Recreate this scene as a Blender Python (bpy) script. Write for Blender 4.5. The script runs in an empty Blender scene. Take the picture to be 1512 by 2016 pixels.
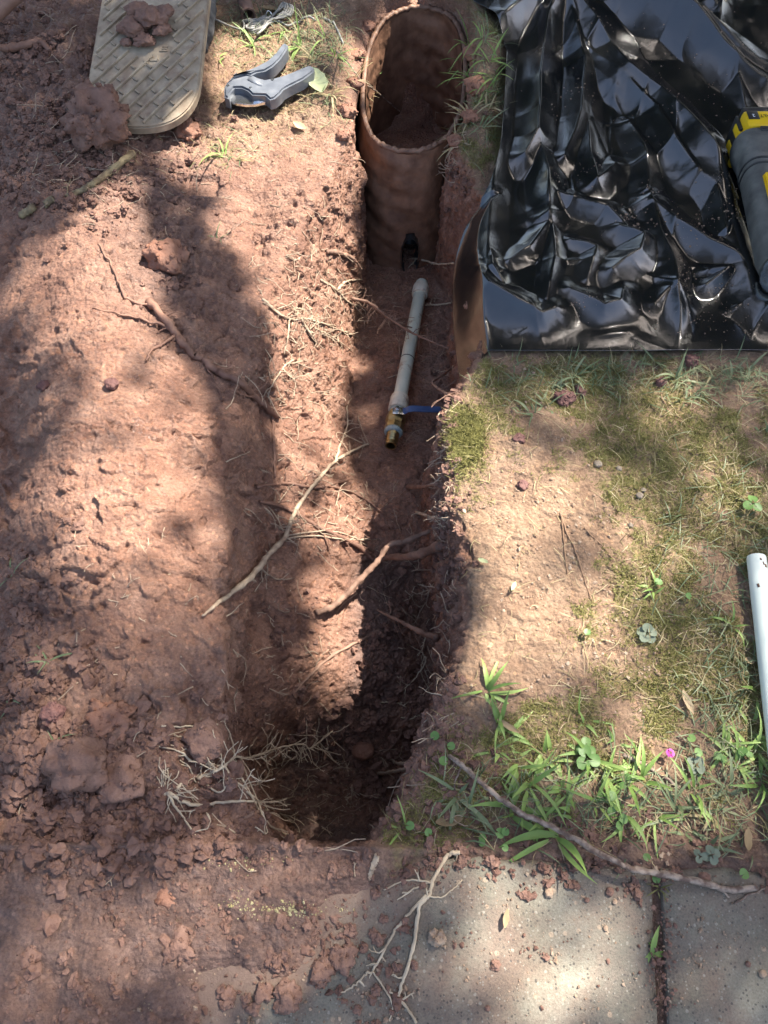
import bpy, bmesh, math, random
import numpy as np
from mathutils import Vector, Matrix
from mathutils.bvhtree import BVHTree

scene = bpy.context.scene
R = math.radians
col = scene.collection

# ------------------------------------------------------------------ camera
CAM_H = 1.06
PITCH = R(60.0)
FPX, CX, CY = 1515.0, 756.0, 1008.0          # photo focal length and centre, in photo pixels
cam_d = bpy.data.cameras.new('camera')
cam_d.sensor_fit = 'VERTICAL'; cam_d.sensor_height = 36.0; cam_d.lens = 36.0 * FPX / 2016.0
cam_d.clip_start = 0.02; cam_d.clip_end = 400.0
cam = bpy.data.objects.new('camera', cam_d); col.objects.link(cam)
cam.location = (0, 0, CAM_H); cam.rotation_euler = (math.pi / 2 - PITCH, 0, 0)
scene.camera = cam

# ------------------------------------------------------------------ sky, sun, exposure
SUN = Vector((0.44, 0.36, 0.82)).normalized()            # direction towards the sun
sun_el = math.asin(SUN.z); sun_az = math.atan2(SUN.x, SUN.y)
world = bpy.data.worlds.new('World'); scene.world = world; world.use_nodes = True
wn = world.node_tree.nodes; wl = world.node_tree.links
bg = wn['Background']
sky = wn.new('ShaderNodeTexSky'); sky.sky_type = 'NISHITA'; sky.sun_disc = False
sky.sun_elevation = sun_el; sky.sun_rotation = sun_az
sky.air_density = 1.0; sky.dust_density = 3.0; sky.ozone_density = 0.5
wl.new(sky.outputs['Color'], bg.inputs['Color']); bg.inputs['Strength'].default_value = 0.10
sun_d = bpy.data.lights.new('sun', 'SUN'); sun_d.energy = 5.0; sun_d.angle = R(0.6); sun_d.color = (1.0, 0.95, 0.86)
sun = bpy.data.objects.new('sun', sun_d); col.objects.link(sun)
sun.rotation_euler = (-SUN).to_track_quat('-Z', 'Y').to_euler()
scene.view_settings.view_transform = 'Standard'; scene.view_settings.look = 'None'
scene.view_settings.exposure = 2.02; scene.view_settings.gamma = 1.0
scene.view_settings.use_curve_mapping = False
scene.render.engine = 'CYCLES'
scene.cycles.use_denoising = True; scene.cycles.use_light_tree = False
world.cycles.sampling_method = 'MANUAL'; world.cycles.sample_map_resolution = 256
scene.cycles.max_bounces = 4; scene.cycles.diffuse_bounces = 2; scene.cycles.glossy_bounces = 2
scene.cycles.use_adaptive_sampling = True; scene.cycles.adaptive_threshold = 0.02
scene.cycles.transmission_bounces = 2; scene.cycles.transparent_max_bounces = 6
scene.cycles.caustics_reflective = False; scene.cycles.caustics_refractive = False

# ------------------------------------------------------------------ pixel <-> place helpers
CP, SP = math.cos(PITCH), math.sin(PITCH)
def raydir(px, py):
    u = (np.asarray(px, float) - CX) / FPX; v = (np.asarray(py, float) - CY) / FPX
    return np.stack([u, CP - v * SP, -(SP + v * CP)], -1)
def gp(px, py, z=0.0):
    d = raydir(px, py); t = (np.asarray(z, float) - CAM_H) / d[..., 2]
    p = d * t[..., None] if np.ndim(t) else d * t
    p = np.array(p); p[..., 2] += CAM_H
    return p
def proj(P):
    x, y, z = P[..., 0], P[..., 1], P[..., 2] - CAM_H
    zc = y * CP - z * SP
    return CX + FPX * x / zc, CY + FPX * (-(y * SP) - z * CP) / zc
def sstep(a, b, x):
    t = np.clip((x - a) / (b - a), 0, 1); return t * t * (3 - 2 * t)
def gblob(px, py, cx, cy, rx, ry, a=0.0):
    c, s = math.cos(a), math.sin(a); dx, dy = px - cx, py - cy
    return np.exp(-(((dx * c + dy * s) / rx) ** 2 + ((-dx * s + dy * c) / ry) ** 2))

# ------------------------------------------------------------------ numpy noise
_rs = np.random.RandomState(7)
_perm = _rs.permutation(256).astype(np.int32); _perm = np.concatenate([_perm, _perm, _perm])
_g = _rs.normal(size=(256, 3)); _g = (_g / np.linalg.norm(_g, axis=1)[:, None]).astype(np.float32)
_cell = _rs.rand(256, 3).astype(np.float32)
def perlin(P, s, off=0.0):
    p = (P * s).astype(np.float32) + np.float32(off * 17.31 + 90.0)
    i = np.floor(p).astype(np.int32); f = p - i; i &= 255
    w = f * f * f * (f * (f * 6 - 15) + 10)
    out = np.zeros(len(p), np.float32)
    for dx in (0, 1):
        wx = w[:, 0] if dx else 1 - w[:, 0]; hx = _perm[i[:, 0] + dx]
        for dy in (0, 1):
            wy = wx * (w[:, 1] if dy else 1 - w[:, 1]); hy = _perm[hx + i[:, 1] + dy]
            for dz in (0, 1):
                h = _perm[hy + i[:, 2] + dz] & 255; g = _g[h]
                d = g[:, 0] * (f[:, 0] - dx) + g[:, 1] * (f[:, 1] - dy) + g[:, 2] * (f[:, 2] - dz)
                out += wy * (w[:, 2] if dz else 1 - w[:, 2]) * d
    return out * 1.5
def worley(P, s, off=0.0):
    p = (P * s).astype(np.float32) + np.float32(off * 13.7 + 90.0)
    i = np.floor(p).astype(np.int32); f = p - i; i &= 255
    f1 = np.full(len(p), 9.0, np.float32); f2 = f1.copy()
    for dx in (-1, 0, 1):
        hx = _perm[i[:, 0] + dx + 256 - 256 * 0 if dx < 0 else i[:, 0] + dx]
        for dy in (-1, 0, 1):
            hy = _perm[hx + i[:, 1] + dy + 1]
            for dz in (-1, 0, 1):
                h = _perm[hy + i[:, 2] + dz + 1] & 255; c = _cell[h]
                d = (c[:, 0] + dx - f[:, 0]) ** 2 + (c[:, 1] + dy - f[:, 1]) ** 2 + (c[:, 2] + dz - f[:, 2]) ** 2
                m = d < f1
                f2 = np.where(m, f1, np.minimum(f2, d)); f1 = np.where(m, d, f1)
    return np.sqrt(f1), np.sqrt(f2)
def smooth1(a, sig, axis):
    r = int(sig * 3); k = np.exp(-0.5 * (np.arange(-r, r + 1) / sig) ** 2); k /= k.sum()
    pad = [(0, 0)] * a.ndim; pad[axis] = (r, r)
    b = np.pad(a, pad, mode='edge'); out = np.zeros_like(a)
    n = a.shape[axis]
    for j, w in enumerate(k):
        out += w * np.take(b, np.arange(j, j + n), axis=axis)
    return out

# ------------------------------------------------------------------ object helpers
def tag(o, label=None, cat=None, group=None, kind=None):
    if label: o['label'] = label
    if cat: o['category'] = cat
    if group: o['group'] = group
    if kind: o['kind'] = kind
    return o
def empty(name, loc=(0, 0, 0), rot=None):
    o = bpy.data.objects.new(name, None); col.objects.link(o); o.location = loc
    o.empty_display_size = 0.05
    if rot is not None: o.rotation_euler = rot
    return o
def np_mesh(name, V, F, smooth=True):
    """V (n,3), F (m,k) with k = 3 or 4"""
    V = np.ascontiguousarray(V, np.float32); F = np.ascontiguousarray(F, np.int32)
    me = bpy.data.meshes.new(name); k = F.shape[1]
    me.vertices.add(len(V)); me.vertices.foreach_set('co', V.ravel())
    me.loops.add(F.size); me.loops.foreach_set('vertex_index', F.ravel())
    me.polygons.add(len(F)); me.polygons.foreach_set('loop_start', np.arange(0, F.size, k, dtype=np.int32))
    me.polygons.foreach_set('loop_total', np.full(len(F), k, np.int32))
    me.polygons.foreach_set('use_smooth', np.full(len(F), smooth, bool))
    me.update(calc_edges=True); me.validate()
    return me
def link(name, me, mat, parent=None, loc=None):
    o = bpy.data.objects.new(name, me); col.objects.link(o)
    if mat: me.materials.append(mat)
    if parent is not None: o.parent = parent
    if loc is not None: o.location = loc
    return o
class MB:
    """collects shapes for ONE mesh object"""
    def __init__(s): s.v = []; s.f = []
    def add(s, V, F):
        n = len(s.v); s.v.extend([tuple(map(float, p)) for p in V]); s.f.extend([tuple(i + n for i in f) for f in F]); return s
    def box(s, c, d, rot=None, bev=0.0):
        bm = bmesh.new(); bmesh.ops.create_cube(bm, size=1.0)
        for v in bm.verts: v.co = Vector((v.co.x * d[0], v.co.y * d[1], v.co.z * d[2]))
        if bev: bmesh.ops.bevel(bm, geom=bm.edges[:], offset=bev, segments=2, affect='EDGES', profile=0.6)
        M = Matrix.Translation(c) @ (rot.to_4x4() if rot is not None else Matrix())
        bm.verts.ensure_lookup_table()
        s.add([M @ v.co for v in bm.verts], [[v.index for v in f.verts] for f in bm.faces]); bm.free(); return s
    def tube(s, pts, rad, n=8, cap=True, flat=1.0):
        pts = [Vector(p) for p in pts]; m = len(pts)
        if not hasattr(rad, '__len__'): rad = [rad] * m
        base = len(s.v); up = Vector((0.13, 0.21, 0.97)); prev = None
        for i, p in enumerate(pts):
            t = (pts[min(i + 1, m - 1)] - pts[max(i - 1, 0)])
            t = t.normalized() if t.length > 1e-9 else Vector((0, 0, 1))
            a = prev if prev is not None else up
            x = a - t * a.dot(t)
            if x.length < 1e-4: x = Vector((1, 0, 0)) - t * t.x
            x.normalize(); prev = x; y = t.cross(x)
            for k in range(n):
                an = 2 * math.pi * k / n
                q = p + (x * math.cos(an) * flat + y * math.sin(an)) * rad[i]
                s.v.append((q.x, q.y, q.z))
        for i in range(m - 1):
            for k in range(n):
                a, b = base + i * n + k, base + i * n + (k + 1) % n
                s.f.append((a, b, b + n, a + n))
        if cap:
            s.f.append(tuple(base + k for k in range(n))[::-1]); s.f.append(tuple(base + (m - 1) * n + k for k in range(n)))
        return s
    def lathe(s, prof, n=24, axis=((0, 0, 0), (0, 0, 1)), closed=False):
        """prof: list of (radius, along)"""
        o = Vector(axis[0]); t = Vector(axis[1]).normalized()
        x = Vector((0, 0, 1)) if abs(t.z) < 0.9 else Vector((1, 0, 0))
        x = (x - t * x.dot(t)).normalized(); y = t.cross(x); base = len(s.v); m = len(prof)
        for r, h in prof:
            for k in range(n):
                an = 2 * math.pi * k / n; q = o + t * h + (x * math.cos(an) + y * math.sin(an)) * r
                s.v.append((q.x, q.y, q.z))
        for i in range(m if closed else m - 1):
            for k in range(n):
                a, b = base + i * n + k, base + i * n + (k + 1) % n; c = ((i + 1) % m - i) * n
                s.f.append((a, b, b + c, a + c))
        return s
    def prism(s, outline, z0, z1, bev=0.0):
        bm = bmesh.new(); vs = [bm.verts.new((x, y, z0)) for x, y in outline]; f = bm.faces.new(vs)
        r = bmesh.ops.extrude_face_region(bm, geom=[f])
        for g in r['geom']:
            if isinstance(g, bmesh.types.BMVert): g.co.z = z1
        bmesh.ops.recalc_face_normals(bm, faces=bm.faces[:])
        if bev:
            ed = [e for e in bm.edges if abs(e.verts[0].co.z - e.verts[1].co.z) < 1e-6 and e.verts[0].co.z > (z0 + z1) / 2]
            bmesh.ops.bevel(bm, geom=ed, offset=bev, segments=2, affect='EDGES')
        bm.verts.index_update(); bm.verts.ensure_lookup_table()
        s.add([v.co for v in bm.verts], [[v.index for v in f.verts] for f in bm.faces]); bm.free(); return s
    def xform(s, M, start=0):
        for i in range(start, len(s.v)):
            q = M @ Vector(s.v[i]); s.v[i] = (q.x, q.y, q.z)
        return s
    def build(s, name, mat, parent=None, smooth=True, origin=None, angle=None):
        o = Vector(origin) if origin is not None else Vector((0, 0, 0))
        me = bpy.data.meshes.new(name)
        me.from_pydata([(x - o.x, y - o.y, z - o.z) for x, y, z in s.v], [], s.f)
        bm = bmesh.new(); bm.from_mesh(me); bmesh.ops.recalc_face_normals(bm, faces=bm.faces[:])
        if angle is not None:
            for e in bm.edges:
                if len(e.link_faces) == 2 and e.calc_face_angle(0) > R(angle): e.smooth = False
        bm.to_mesh(me); bm.free()
        if smooth: me.polygons.foreach_set('use_smooth', [True] * len(me.polygons))
        me.update()
        ob = link(name, me, mat, parent)
        if origin is not None: ob.location = o
        return ob

# ------------------------------------------------------------------ material helper
def mat_new(name):
    m = bpy.data.materials.new(name); m.use_nodes = True
    nt = m.node_tree; return m, nt.nodes, nt.links, nt.nodes['Principled BSDF']
def ramp(nodes, stops):
    r = nodes.new('ShaderNodeValToRGB'); e = r.color_ramp.elements
    while len(e) < len(stops): e.new(0.5)
    for k, (p, c) in enumerate(stops):
        e[k].position = p; e[k].color = (*c, 1.0) if len(c) == 3 else c
    return r
def simple_mat(name, c1, c2=None, rough=0.6, scale=60.0, metal=0.0, bump=0.0, bscale=200.0, spec=0.5, detail=6.0, sub=None, trans=0.0, lo=0.35, hi=0.65):
    m, n, l, b = mat_new(name)
    tc = n.new('ShaderNodeTexCoord')
    nz = n.new('ShaderNodeTexNoise'); nz.inputs['Scale'].default_value = scale; nz.inputs['Detail'].default_value = detail
    l.new(tc.outputs['Object'], nz.inputs['Vector'])
    rp = ramp(n, [(lo, c1), (hi, c2 or c1)]); l.new(nz.outputs['Fac'], rp.inputs['Fac'])
    l.new(rp.outputs['Color'], b.inputs['Base Color'])
    b.inputs['Roughness'].default_value = rough; b.inputs['Metallic'].default_value = metal
    b.inputs['Specular IOR Level'].default_value = spec
    if bump:
        n2 = n.new('ShaderNodeTexNoise'); n2.inputs['Scale'].default_value = bscale; n2.inputs['Detail'].default_value = 4
        l.new(tc.outputs['Object'], n2.inputs['Vector'])
        bp = n.new('ShaderNodeBump'); bp.inputs['Strength'].default_value = bump; bp.inputs['Distance'].default_value = 0.002
        l.new(n2.outputs['Fac'], bp.inputs['Height']); l.new(bp.outputs['Normal'], b.inputs['Normal'])
    return m
# ================================================================== THE GROUND (soil, trench, lawn)
BOX_C = (0.074, 1.840); BOX_A, BOX_B = 0.125, 0.264; BOX_SH = 0.07   # oval meter box: centre, half width, half length, lean of its axis
def curve(pts):
    P = np.array([gp(a, b, c) for a, b, c in pts]); o = np.argsort(P[:, 1]); return P[o]
CL = curve([(700, 262, 0), (655, 330, .0), (600, 430, 0), (545, 540, .0), (500, 650, .0), (470, 760, .005), (445, 880, .01), (432, 1000, .01),
            (430, 1100, .01), (440, 1200, .01), (456, 1300, .01), (448, 1420, .0), (442, 1500, 0), (456, 1560, 0), (492, 1612, .0), (550, 1650, 0)])
ML = curve([(716, 330, -.09), (705, 420, -.12), (672, 510, -.14), (640, 600, -.13), (595, 720, -.13), (560, 830, -.13), (545, 950, -.13),
            (528, 1100, -.14), (500, 1250, -.15), (474, 1400, -.16), (464, 1500, -.16), (482, 1560, -.16), (520, 1606, -.16), (575, 1640, -.16)])
TL = curve([(722, 540, -.34), (708, 620, -.33), (694, 740, -.315), (690, 850, -.295), (716, 950, -.275), (722, 1050, -.275), (742, 1120, -.285),
            (748, 1200, -.295), (735, 1320, -.32), (690, 1410, -.36), (560, 1490, -.43), (515, 1540, -.43), (540, 1590, -.43), (600, 1630, -.42)])
LEFT = [(885,-10,.05),(918,30,.05),(965,72,.035),(990,140,.01),(986,250,.0),(978,335,.0),(958,400,-.005),(915,450,-.02),(897,505,-.05),(890,560,-.08),(891,640,-.10),(898,705,-.10),(905,745,-.10)]   # left edge of the plastic sheet
CR = curve([(892, 300, 0.0), (930, 360, .0), (882, 830, .0), (885, 960, 0),
            (897, 1060, 0), (904, 1150, 0), (912, 1240, 0), (880, 1340, -.005), (846, 1410, -.01), (826, 1480, -.01), (802, 1560, -.01), (762, 1615, 0), (722, 1652, 0)])
CRS = np.array([gp(a_, b_, c_) + np.array([.036, 0, -c_]) for a_, b_, c_ in LEFT if c_ <= -.02]); CR = np.concatenate([CR, CRS]); CR = CR[np.argsort(CR[:, 1])]
YN = float(gp(600, 1652)[1])                  # near end of the trench
YBOX0 = BOX_C[1] - BOX_B                      # near end of the box
YF = BOX_C[1] + BOX_B                         # far end
rows = np.concatenate([np.arange(-.5, -.1, .02), np.arange(-.1, .95, .0022), np.arange(.95, 1.6, .0032), np.arange(1.6, 2.3, .005), np.arange(2.3, 3.0, .03)])
NR = len(rows)
def ci(C, k): return np.interp(rows, C[:, 1], C[:, k])
def rn(C, sig=14):
    return smooth1(ci(C, 0), sig, 0), smooth1(ci(C, 2), sig, 0)
clx, clz = rn(CL); mlx, mlz = rn(ML); tlx, tlz = rn(TL); crx, crz = rn(CR)
rng = np.random.RandomState(3)
yy3 = np.stack([rows, rows * 0 + .3, rows * 0 + .7], 1)
crx = crx + perlin(yy3, 14, 1) * .012 + perlin(yy3, 45, 2) * .006
clx = clx + perlin(yy3, 10, 3) * .012 + perlin(yy3, 40, 4) * .005
mlx = mlx + perlin(yy3, 9, 5) * .018; tlx = tlx + perlin(yy3, 12, 6) * .014
trx = crx - .028 + perlin(yy3, 16, 7) * .012; trz = tlz - .085 * sstep(.16, .24, rows) * sstep(float(gp(760, 1080, -.3)[1]), float(gp(760, 1180, -.3)[1]), rows)
# the box: the pit follows the oval
def oval(Y, a, b, p=2.6):
    q = np.clip(np.abs((Y - BOX_C[1]) / b), 0, 1); return a * (1 - q ** p) ** (1 / p)
half = np.where(rows < BOX_C[1], oval(rows, BOX_A + .003, BOX_B + .04, 9), oval(rows, BOX_A + .003, BOX_B + .003)); cxr = BOX_C[0] + BOX_SH * (rows - BOX_C[1])
wb = sstep(YBOX0 - .02, YBOX0 + .07, rows)
half = np.maximum(half, .006)
clx = clx * (1 - wb) + (cxr - half) * wb; crx = crx * (1 - wb) + (cxr + half) * wb
mlx = mlx * (1 - wb) + (cxr - half * 1.10 - .006) * wb; tlx = tlx * (1 - wb) + (cxr - half * 1.26 - .01) * wb; trx = trx * (1 - wb) + (cxr + half * 1.26 + .01) * wb
zin = -.345 + .03 * sstep(YBOX0 + .1, YF, rows)
tlz = tlz * (1 - wb) + zin * wb; trz = trz * (1 - wb) + zin * wb; mlz = mlz * (1 - wb) + (-.14) * wb
ends = sstep(YN - .002, YN + .014, rows) * (1 - sstep(YF - .010, YF + .002, rows))
for a in (clz, mlz, tlz, trz, crz): a *= ends
W = .60 + .36 * np.clip(rows, 0, 9)
nseg = (325, 80, 90, 70, 80, 270)
XC = np.stack([-W, clx, mlx, tlx, trx, crx, W], 1); ZC = np.stack([W * 0, clz, mlz, tlz, trz, crz, W * 0], 1)
xs, zs = [], []
for k, n in enumerate(nseg):
    t = np.linspace(0, 1, n, endpoint=(k == len(nseg) - 1))[None, :]
    xs.append(XC[:, k:k + 1] * (1 - t) + XC[:, k + 1:k + 2] * t); zs.append(ZC[:, k:k + 1] * (1 - t) + ZC[:, k + 1:k + 2] * t)
GX = np.concatenate(xs, 1); GZ = np.concatenate(zs, 1)
GX = smooth1(GX, 3.2, 1); GZ = smooth1(GZ, 4.0, 1)
GZ = smooth1(GZ, 2.0, 0)
NCOL = GX.shape[1]; GY = np.repeat(rows[:, None], NCOL, 1)
P = np.stack([GX.ravel(), GY.ravel(), GZ.ravel()], 1)
px, py = proj(P); x, y = P[:, 0], P[:, 1]
seg = np.tile(np.concatenate([np.full(n, k) for k, n in enumerate(nseg)]), NR)
cl_r = np.repeat(clx, NCOL); cr_r = np.repeat(crx, NCOL)
dl = cl_r - x                                   # > 0 on the left bank
dr = x - cr_r                                   # > 0 on the right lawn
onleft = sstep(0.0, .06, dl); onright = sstep(0.0, .015, dr)
# ---- broad relief of the left bank and the lawn
big = np.zeros(len(P))
big += .060 * gblob(px, py, 230, 620, 190, 330) + .050 * gblob(px, py, 240, 1000, 210, 330)
big += .075 * gblob(px, py, 90, 130, 200, 150) + .045 * gblob(px, py, 215, 275, 90, 60) + .030 * gblob(px, py, 60, 380, 120, 130)
big += .030 * gblob(px, py, 150, 1480, 150, 120) - .030 * gblob(px, py, 20, 880, 60, 200) - .02 * gblob(px, py, 340, 450, 70, 120)
big -= .030 * gblob(px, py, 500, 460, 60, 90)
big = big * sstep(-.02, .10, dl)
bxo = np.sqrt(((x - BOX_C[0]) / (BOX_A + .06)) ** 2 + ((y - BOX_C[1] - .09) / (BOX_B + .05)) ** 2)
big += np.clip(onleft + onright, 0, 1) * .050 * sstep(1.7, .95, bxo) * sstep(1.62, 1.80, y)
big += onright * (.045 * gblob(px, py, 945, 190, 45, 140) + .012 * gblob(px, py, 1020, 1110, 130, 260) - .010 * gblob(px, py, 1300, 1650, 300, 60) - .014 * gblob(px, py, 960, 1640, 150, 60))
# square print pressed into the mud
sq = sstep(.040, .032, np.abs(x - gp(397, 372)[0])) * sstep(.034, .028, np.abs(y - gp(397, 372)[1])); big -= .013 * sq
P[:, 2] += big
# ---- zones
lawn = onright * sstep(2.3, 2.0, y)
pile = np.clip(1.2 * gblob(px, py, 90, 130, 220, 190) + .8 * gblob(px, py, 60, 330, 140, 130) + .5 * gblob(px, py, 330, 560, 90, 140), 0, 1) * sstep(0, .05, dl)
crumb = np.clip(1.0 * gblob(px, py, 140, 1560, 280, 190) + .7 * gblob(px, py, 60, 1230, 110, 200) + .9 * gblob(px, py, 300, 1830, 300, 130) + .6 * gblob(px, py, 330, 480, 110, 200), 0, 1) * sstep(-.03, .02, dl + (y < YN) * .6)
farlawn = np.clip(sstep(360, 200, py) * sstep(330, 430, px) * onleft, 0, 1)
trench = sstep(.0, -.05, np.maximum(dl, dr)) * (np.repeat(ends, NCOL) > .5)
floor = trench * sstep(.03, -.02, np.abs(P[:, 2] - np.repeat(tlz, NCOL)) - .03)
smoothclay = np.clip(gblob(px, py, 240, 960, 200, 210) + .9 * gblob(px, py, 150, 780, 160, 90) + gblob(px, py, 780, 990, 75, 70) + .7 * gblob(px, py, 660, 330, 50, 70), 0, 1)
rough = .32 + .6 * pile + .65 * crumb - .18 * smoothclay - .10 * lawn + .20 * farlawn + .06 * trench + .25 * floor * gblob(px, py, 760, 1400, 150, 250)
rough = np.clip(rough + .25 * perlin(P, 7, 11), .1, 1.3)
# ---- normals of the base form, then relief along them
Pg = P.reshape(NR, NCOL, 3)
du = np.gradient(Pg, axis=1); dv = np.gradient(Pg, axis=0)
N = np.cross(du, dv); N /= np.maximum(np.linalg.norm(N, axis=2, keepdims=True), 1e-9); N = N.reshape(-1, 3)
Wp = P + .010 * np.stack([perlin(P, 20, 21), perlin(P, 20, 22), perlin(P, 20, 23)], 1)
h = .010 * perlin(P, 5, 1) + .009 * perlin(P, 13, 2) * (.4 + rough)
nl = 1 - .55 * lawn
b1 = np.abs(perlin(Wp, 24, 3)); b2 = np.abs(perlin(Wp, 52, 4)); b3 = np.abs(perlin(Wp, 105, 7))
vis = sstep(-.5, .35, perlin(P, 9, 24))                    # creased here, smeared smooth there
h += nl * (.4 + rough) * ((.3 + .7 * vis) * .016 * (np.minimum(b1, .34) - .17) + (.25 + .55 * vis) * .0090 * (np.minimum(b2, .36) - .17) + (.25 + .5 * vis) * .0045 * (np.minimum(b3, .4) - .17))
f1, f2 = worley(Wp, 36, 1)
h += (.52 - f1) * .009 * np.clip(rough - .42, 0, 1.2) + np.clip(rough - .42, 0, 1.2) * (.014 * perlin(Wp, 30, 25) + .010 * perlin(Wp, 60, 26) + .006 * np.abs(perlin(Wp, 120, 27)))
g1, g2 = worley(Wp, 85, 2)
h += (.50 - g1) * .0070 * np.clip(rough - .30, .02, 1.0)
# torn edges: little one-sided steps where a blade dragged the wet clay
st = perlin(Wp * np.array([1, 1.7, 1]), 20, 5); st2 = perlin(Wp * np.array([1.1, 1.6, 1]), 44, 8)
h += nl * .0062 * (sstep(.10, .14, st) - .5 * sstep(.10, .5, st)) * (.35 + vis) + nl * .0026 * (sstep(.12, .17, st2) - .5 * sstep(.12, .5, st2))
h += .0026 * perlin(P, 75, 14) * (.3 + rough) + .0022 * perlin(P, 150, 17) * (.3 + rough)
ckn = np.abs(perlin(Wp * np.array([1.0, 1.5, 1.0]), 13, 18)); h -= nl * .008 * np.clip(1 - ckn / .022, 0, 1) * sstep(.05, .3, perlin(P, 8, 19))
pit = perlin(P, 44, 12); h -= .009 * sstep(.40, .62, pit) * (1 - lawn) * (1 - .5 * smoothclay)
# loose crumbly break along the right crest
edge = np.exp(-(dr / .018) ** 2) * np.repeat(ends, NCOL); h += edge * (.006 * perlin(P, 45, 14) + (.5 - g1) * .010)
# deep crack along the left crest
ck = np.exp(-((dl - .004 - .008 * perlin(P, 22, 15)) / .0045) ** 2) * gblob(px, py, 456, 1345, 60, 75); h -= .03 * ck
# the mud gets thin over the concrete
nearbox = wb[np.repeat(np.arange(NR), NCOL)] * sstep(.05, .015, np.minimum(np.abs(dl), np.abs(dr)))
h *= (1 - .5 * nearbox); h *= 1 - .85 * sstep(.055, .04, np.hypot(x - gp(397, 372)[0], y - gp(397, 372)[1]))
P = P + N * h[:, None]
# ---- where the slabs lie: their top is at SLAB_Z; mud smears over the left of them
SLAB_Z = 0.012
def slab_edge_y(xx): return YN - .014 - .045 * np.clip(xx + .05, 0, 2)   # the slabs' far edge in plan
onslab = sstep(.013, .001, y - slab_edge_y(x))
def mud_amount(px, py, x, y): return np.clip(1.3 * gblob(px, py, 60, 1850, 380, 210) + .75 * gblob(px, py, 500, 1720, 230, 70) + .55 * gblob(px, py, 520, 1840, 150, 80)
                   + .55 * sstep(1900, 1990, py) * sstep(420, 250, px) + 1.0 * np.exp(-((y - slab_edge_y(x)) / .035) ** 2) * sstep(900, 700, px), 0, 1)
mudcover = mud_amount(px, py, x, y)
mz = SLAB_Z - .018 + .034 * mudcover + .0080 * perlin(P, 16, 31) + .005 * perlin(P, 38, 34) + (.5 - f1) * .006 * mudcover + (.5 - g1) * .003 + .002 * perlin(P, 60, 32)
P[:, 2] = P[:, 2] * (1 - onslab) + np.maximum(mz, SLAB_Z - .012) * onslab
# lift soil along the slab's edge
lip = np.exp(-((y - slab_edge_y(x) - .012) / .014) ** 2) * (np.repeat(ends, NCOL) < .1)
lip = np.maximum(lip, np.exp(-((y - slab_edge_y(x) - .016) / .016) ** 2) * np.clip(onright + onleft, 0, 1))
P[:, 2] += lip * (.012 + .006 * perlin(P, 40, 33))
px2, py2 = proj(P)
# ---- material masks (soil make-up; dark also paints shade into the wet trench floor)
patch = perlin(P, 6, 41) + .6 * perlin(P, 17, 42) + .35 * perlin(P, 45, 43)
moss = lawn * np.clip(sstep(-.15, .45, patch + .55 * gblob(px, py, 1330, 950, 190, 170) + .5 * gblob(px, py, 1330, 1330, 200, 130) + .35 * gblob(px, py, 1000, 1450, 120, 60)
        + .9 * gblob(px, py, 915, 860, 28, 40) + .3 * gblob(px, py, 1350, 720, 200, 60) - .75 * gblob(px, py, 1030, 1040, 110, 170) - .35 * gblob(px, py, 950, 1250, 90, 130)
        - .6 * gblob(px, py, 1080, 1350, 90, 60) - .6 * gblob(px, py, 1150, 1690, 400, 45)), 0, 1)
tan = np.clip(lawn * (1 - .5 * sstep(1560, 1700, py)) + .75 * farlawn, 0, 1)
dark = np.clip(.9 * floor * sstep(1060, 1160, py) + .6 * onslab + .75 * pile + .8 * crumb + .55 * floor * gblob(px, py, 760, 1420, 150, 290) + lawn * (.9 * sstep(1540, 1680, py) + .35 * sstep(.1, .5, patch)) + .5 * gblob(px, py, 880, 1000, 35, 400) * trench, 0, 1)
wet = np.clip(smoothclay + .35 * trench + .3 * pile, 0, 1) * (1 - lawn)
print('ground verts', len(P))
# ---- outer rim out to the horizon: coarse rows and columns around the fine grid
G = P.reshape(NR, NCOL, 3); A = {k: v.reshape(NR, NCOL) for k, v in dict(moss=moss, tan=tan, dark=dark, wet=wet).items()}
for dist in (1.5, 6, 25, 90):
    left = G[:, :1].copy(); right = G[:, -1:].copy(); left[..., 0] -= dist; right[..., 0] += dist; left[..., 2] = right[..., 2] = 0
    G = np.concatenate([left, G, right], 1)
    top = G[-1:].copy(); bot = G[:1].copy(); top[..., 1] += dist; bot[..., 1] -= dist; top[..., 2] = bot[..., 2] = 0
    G = np.concatenate([bot, G, top], 0)
    for k in A: A[k] = np.pad(A[k], 1, mode='constant', constant_values=dict(moss=.25, tan=.7, dark=.35, wet=0.)[k])
nr, nc = G.shape[:2]
idx = np.arange(nr * nc).reshape(nr, nc)
F = np.stack([idx[:-1, :-1], idx[:-1, 1:], idx[1:, 1:], idx[1:, :-1]], -1).reshape(-1, 4)
gme = np_mesh('ground', G.reshape(-1, 3), F)
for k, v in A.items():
    at = gme.attributes.new(k, 'FLOAT', 'POINT'); at.data.foreach_set('value', v.astype(np.float32).ravel())

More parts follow.
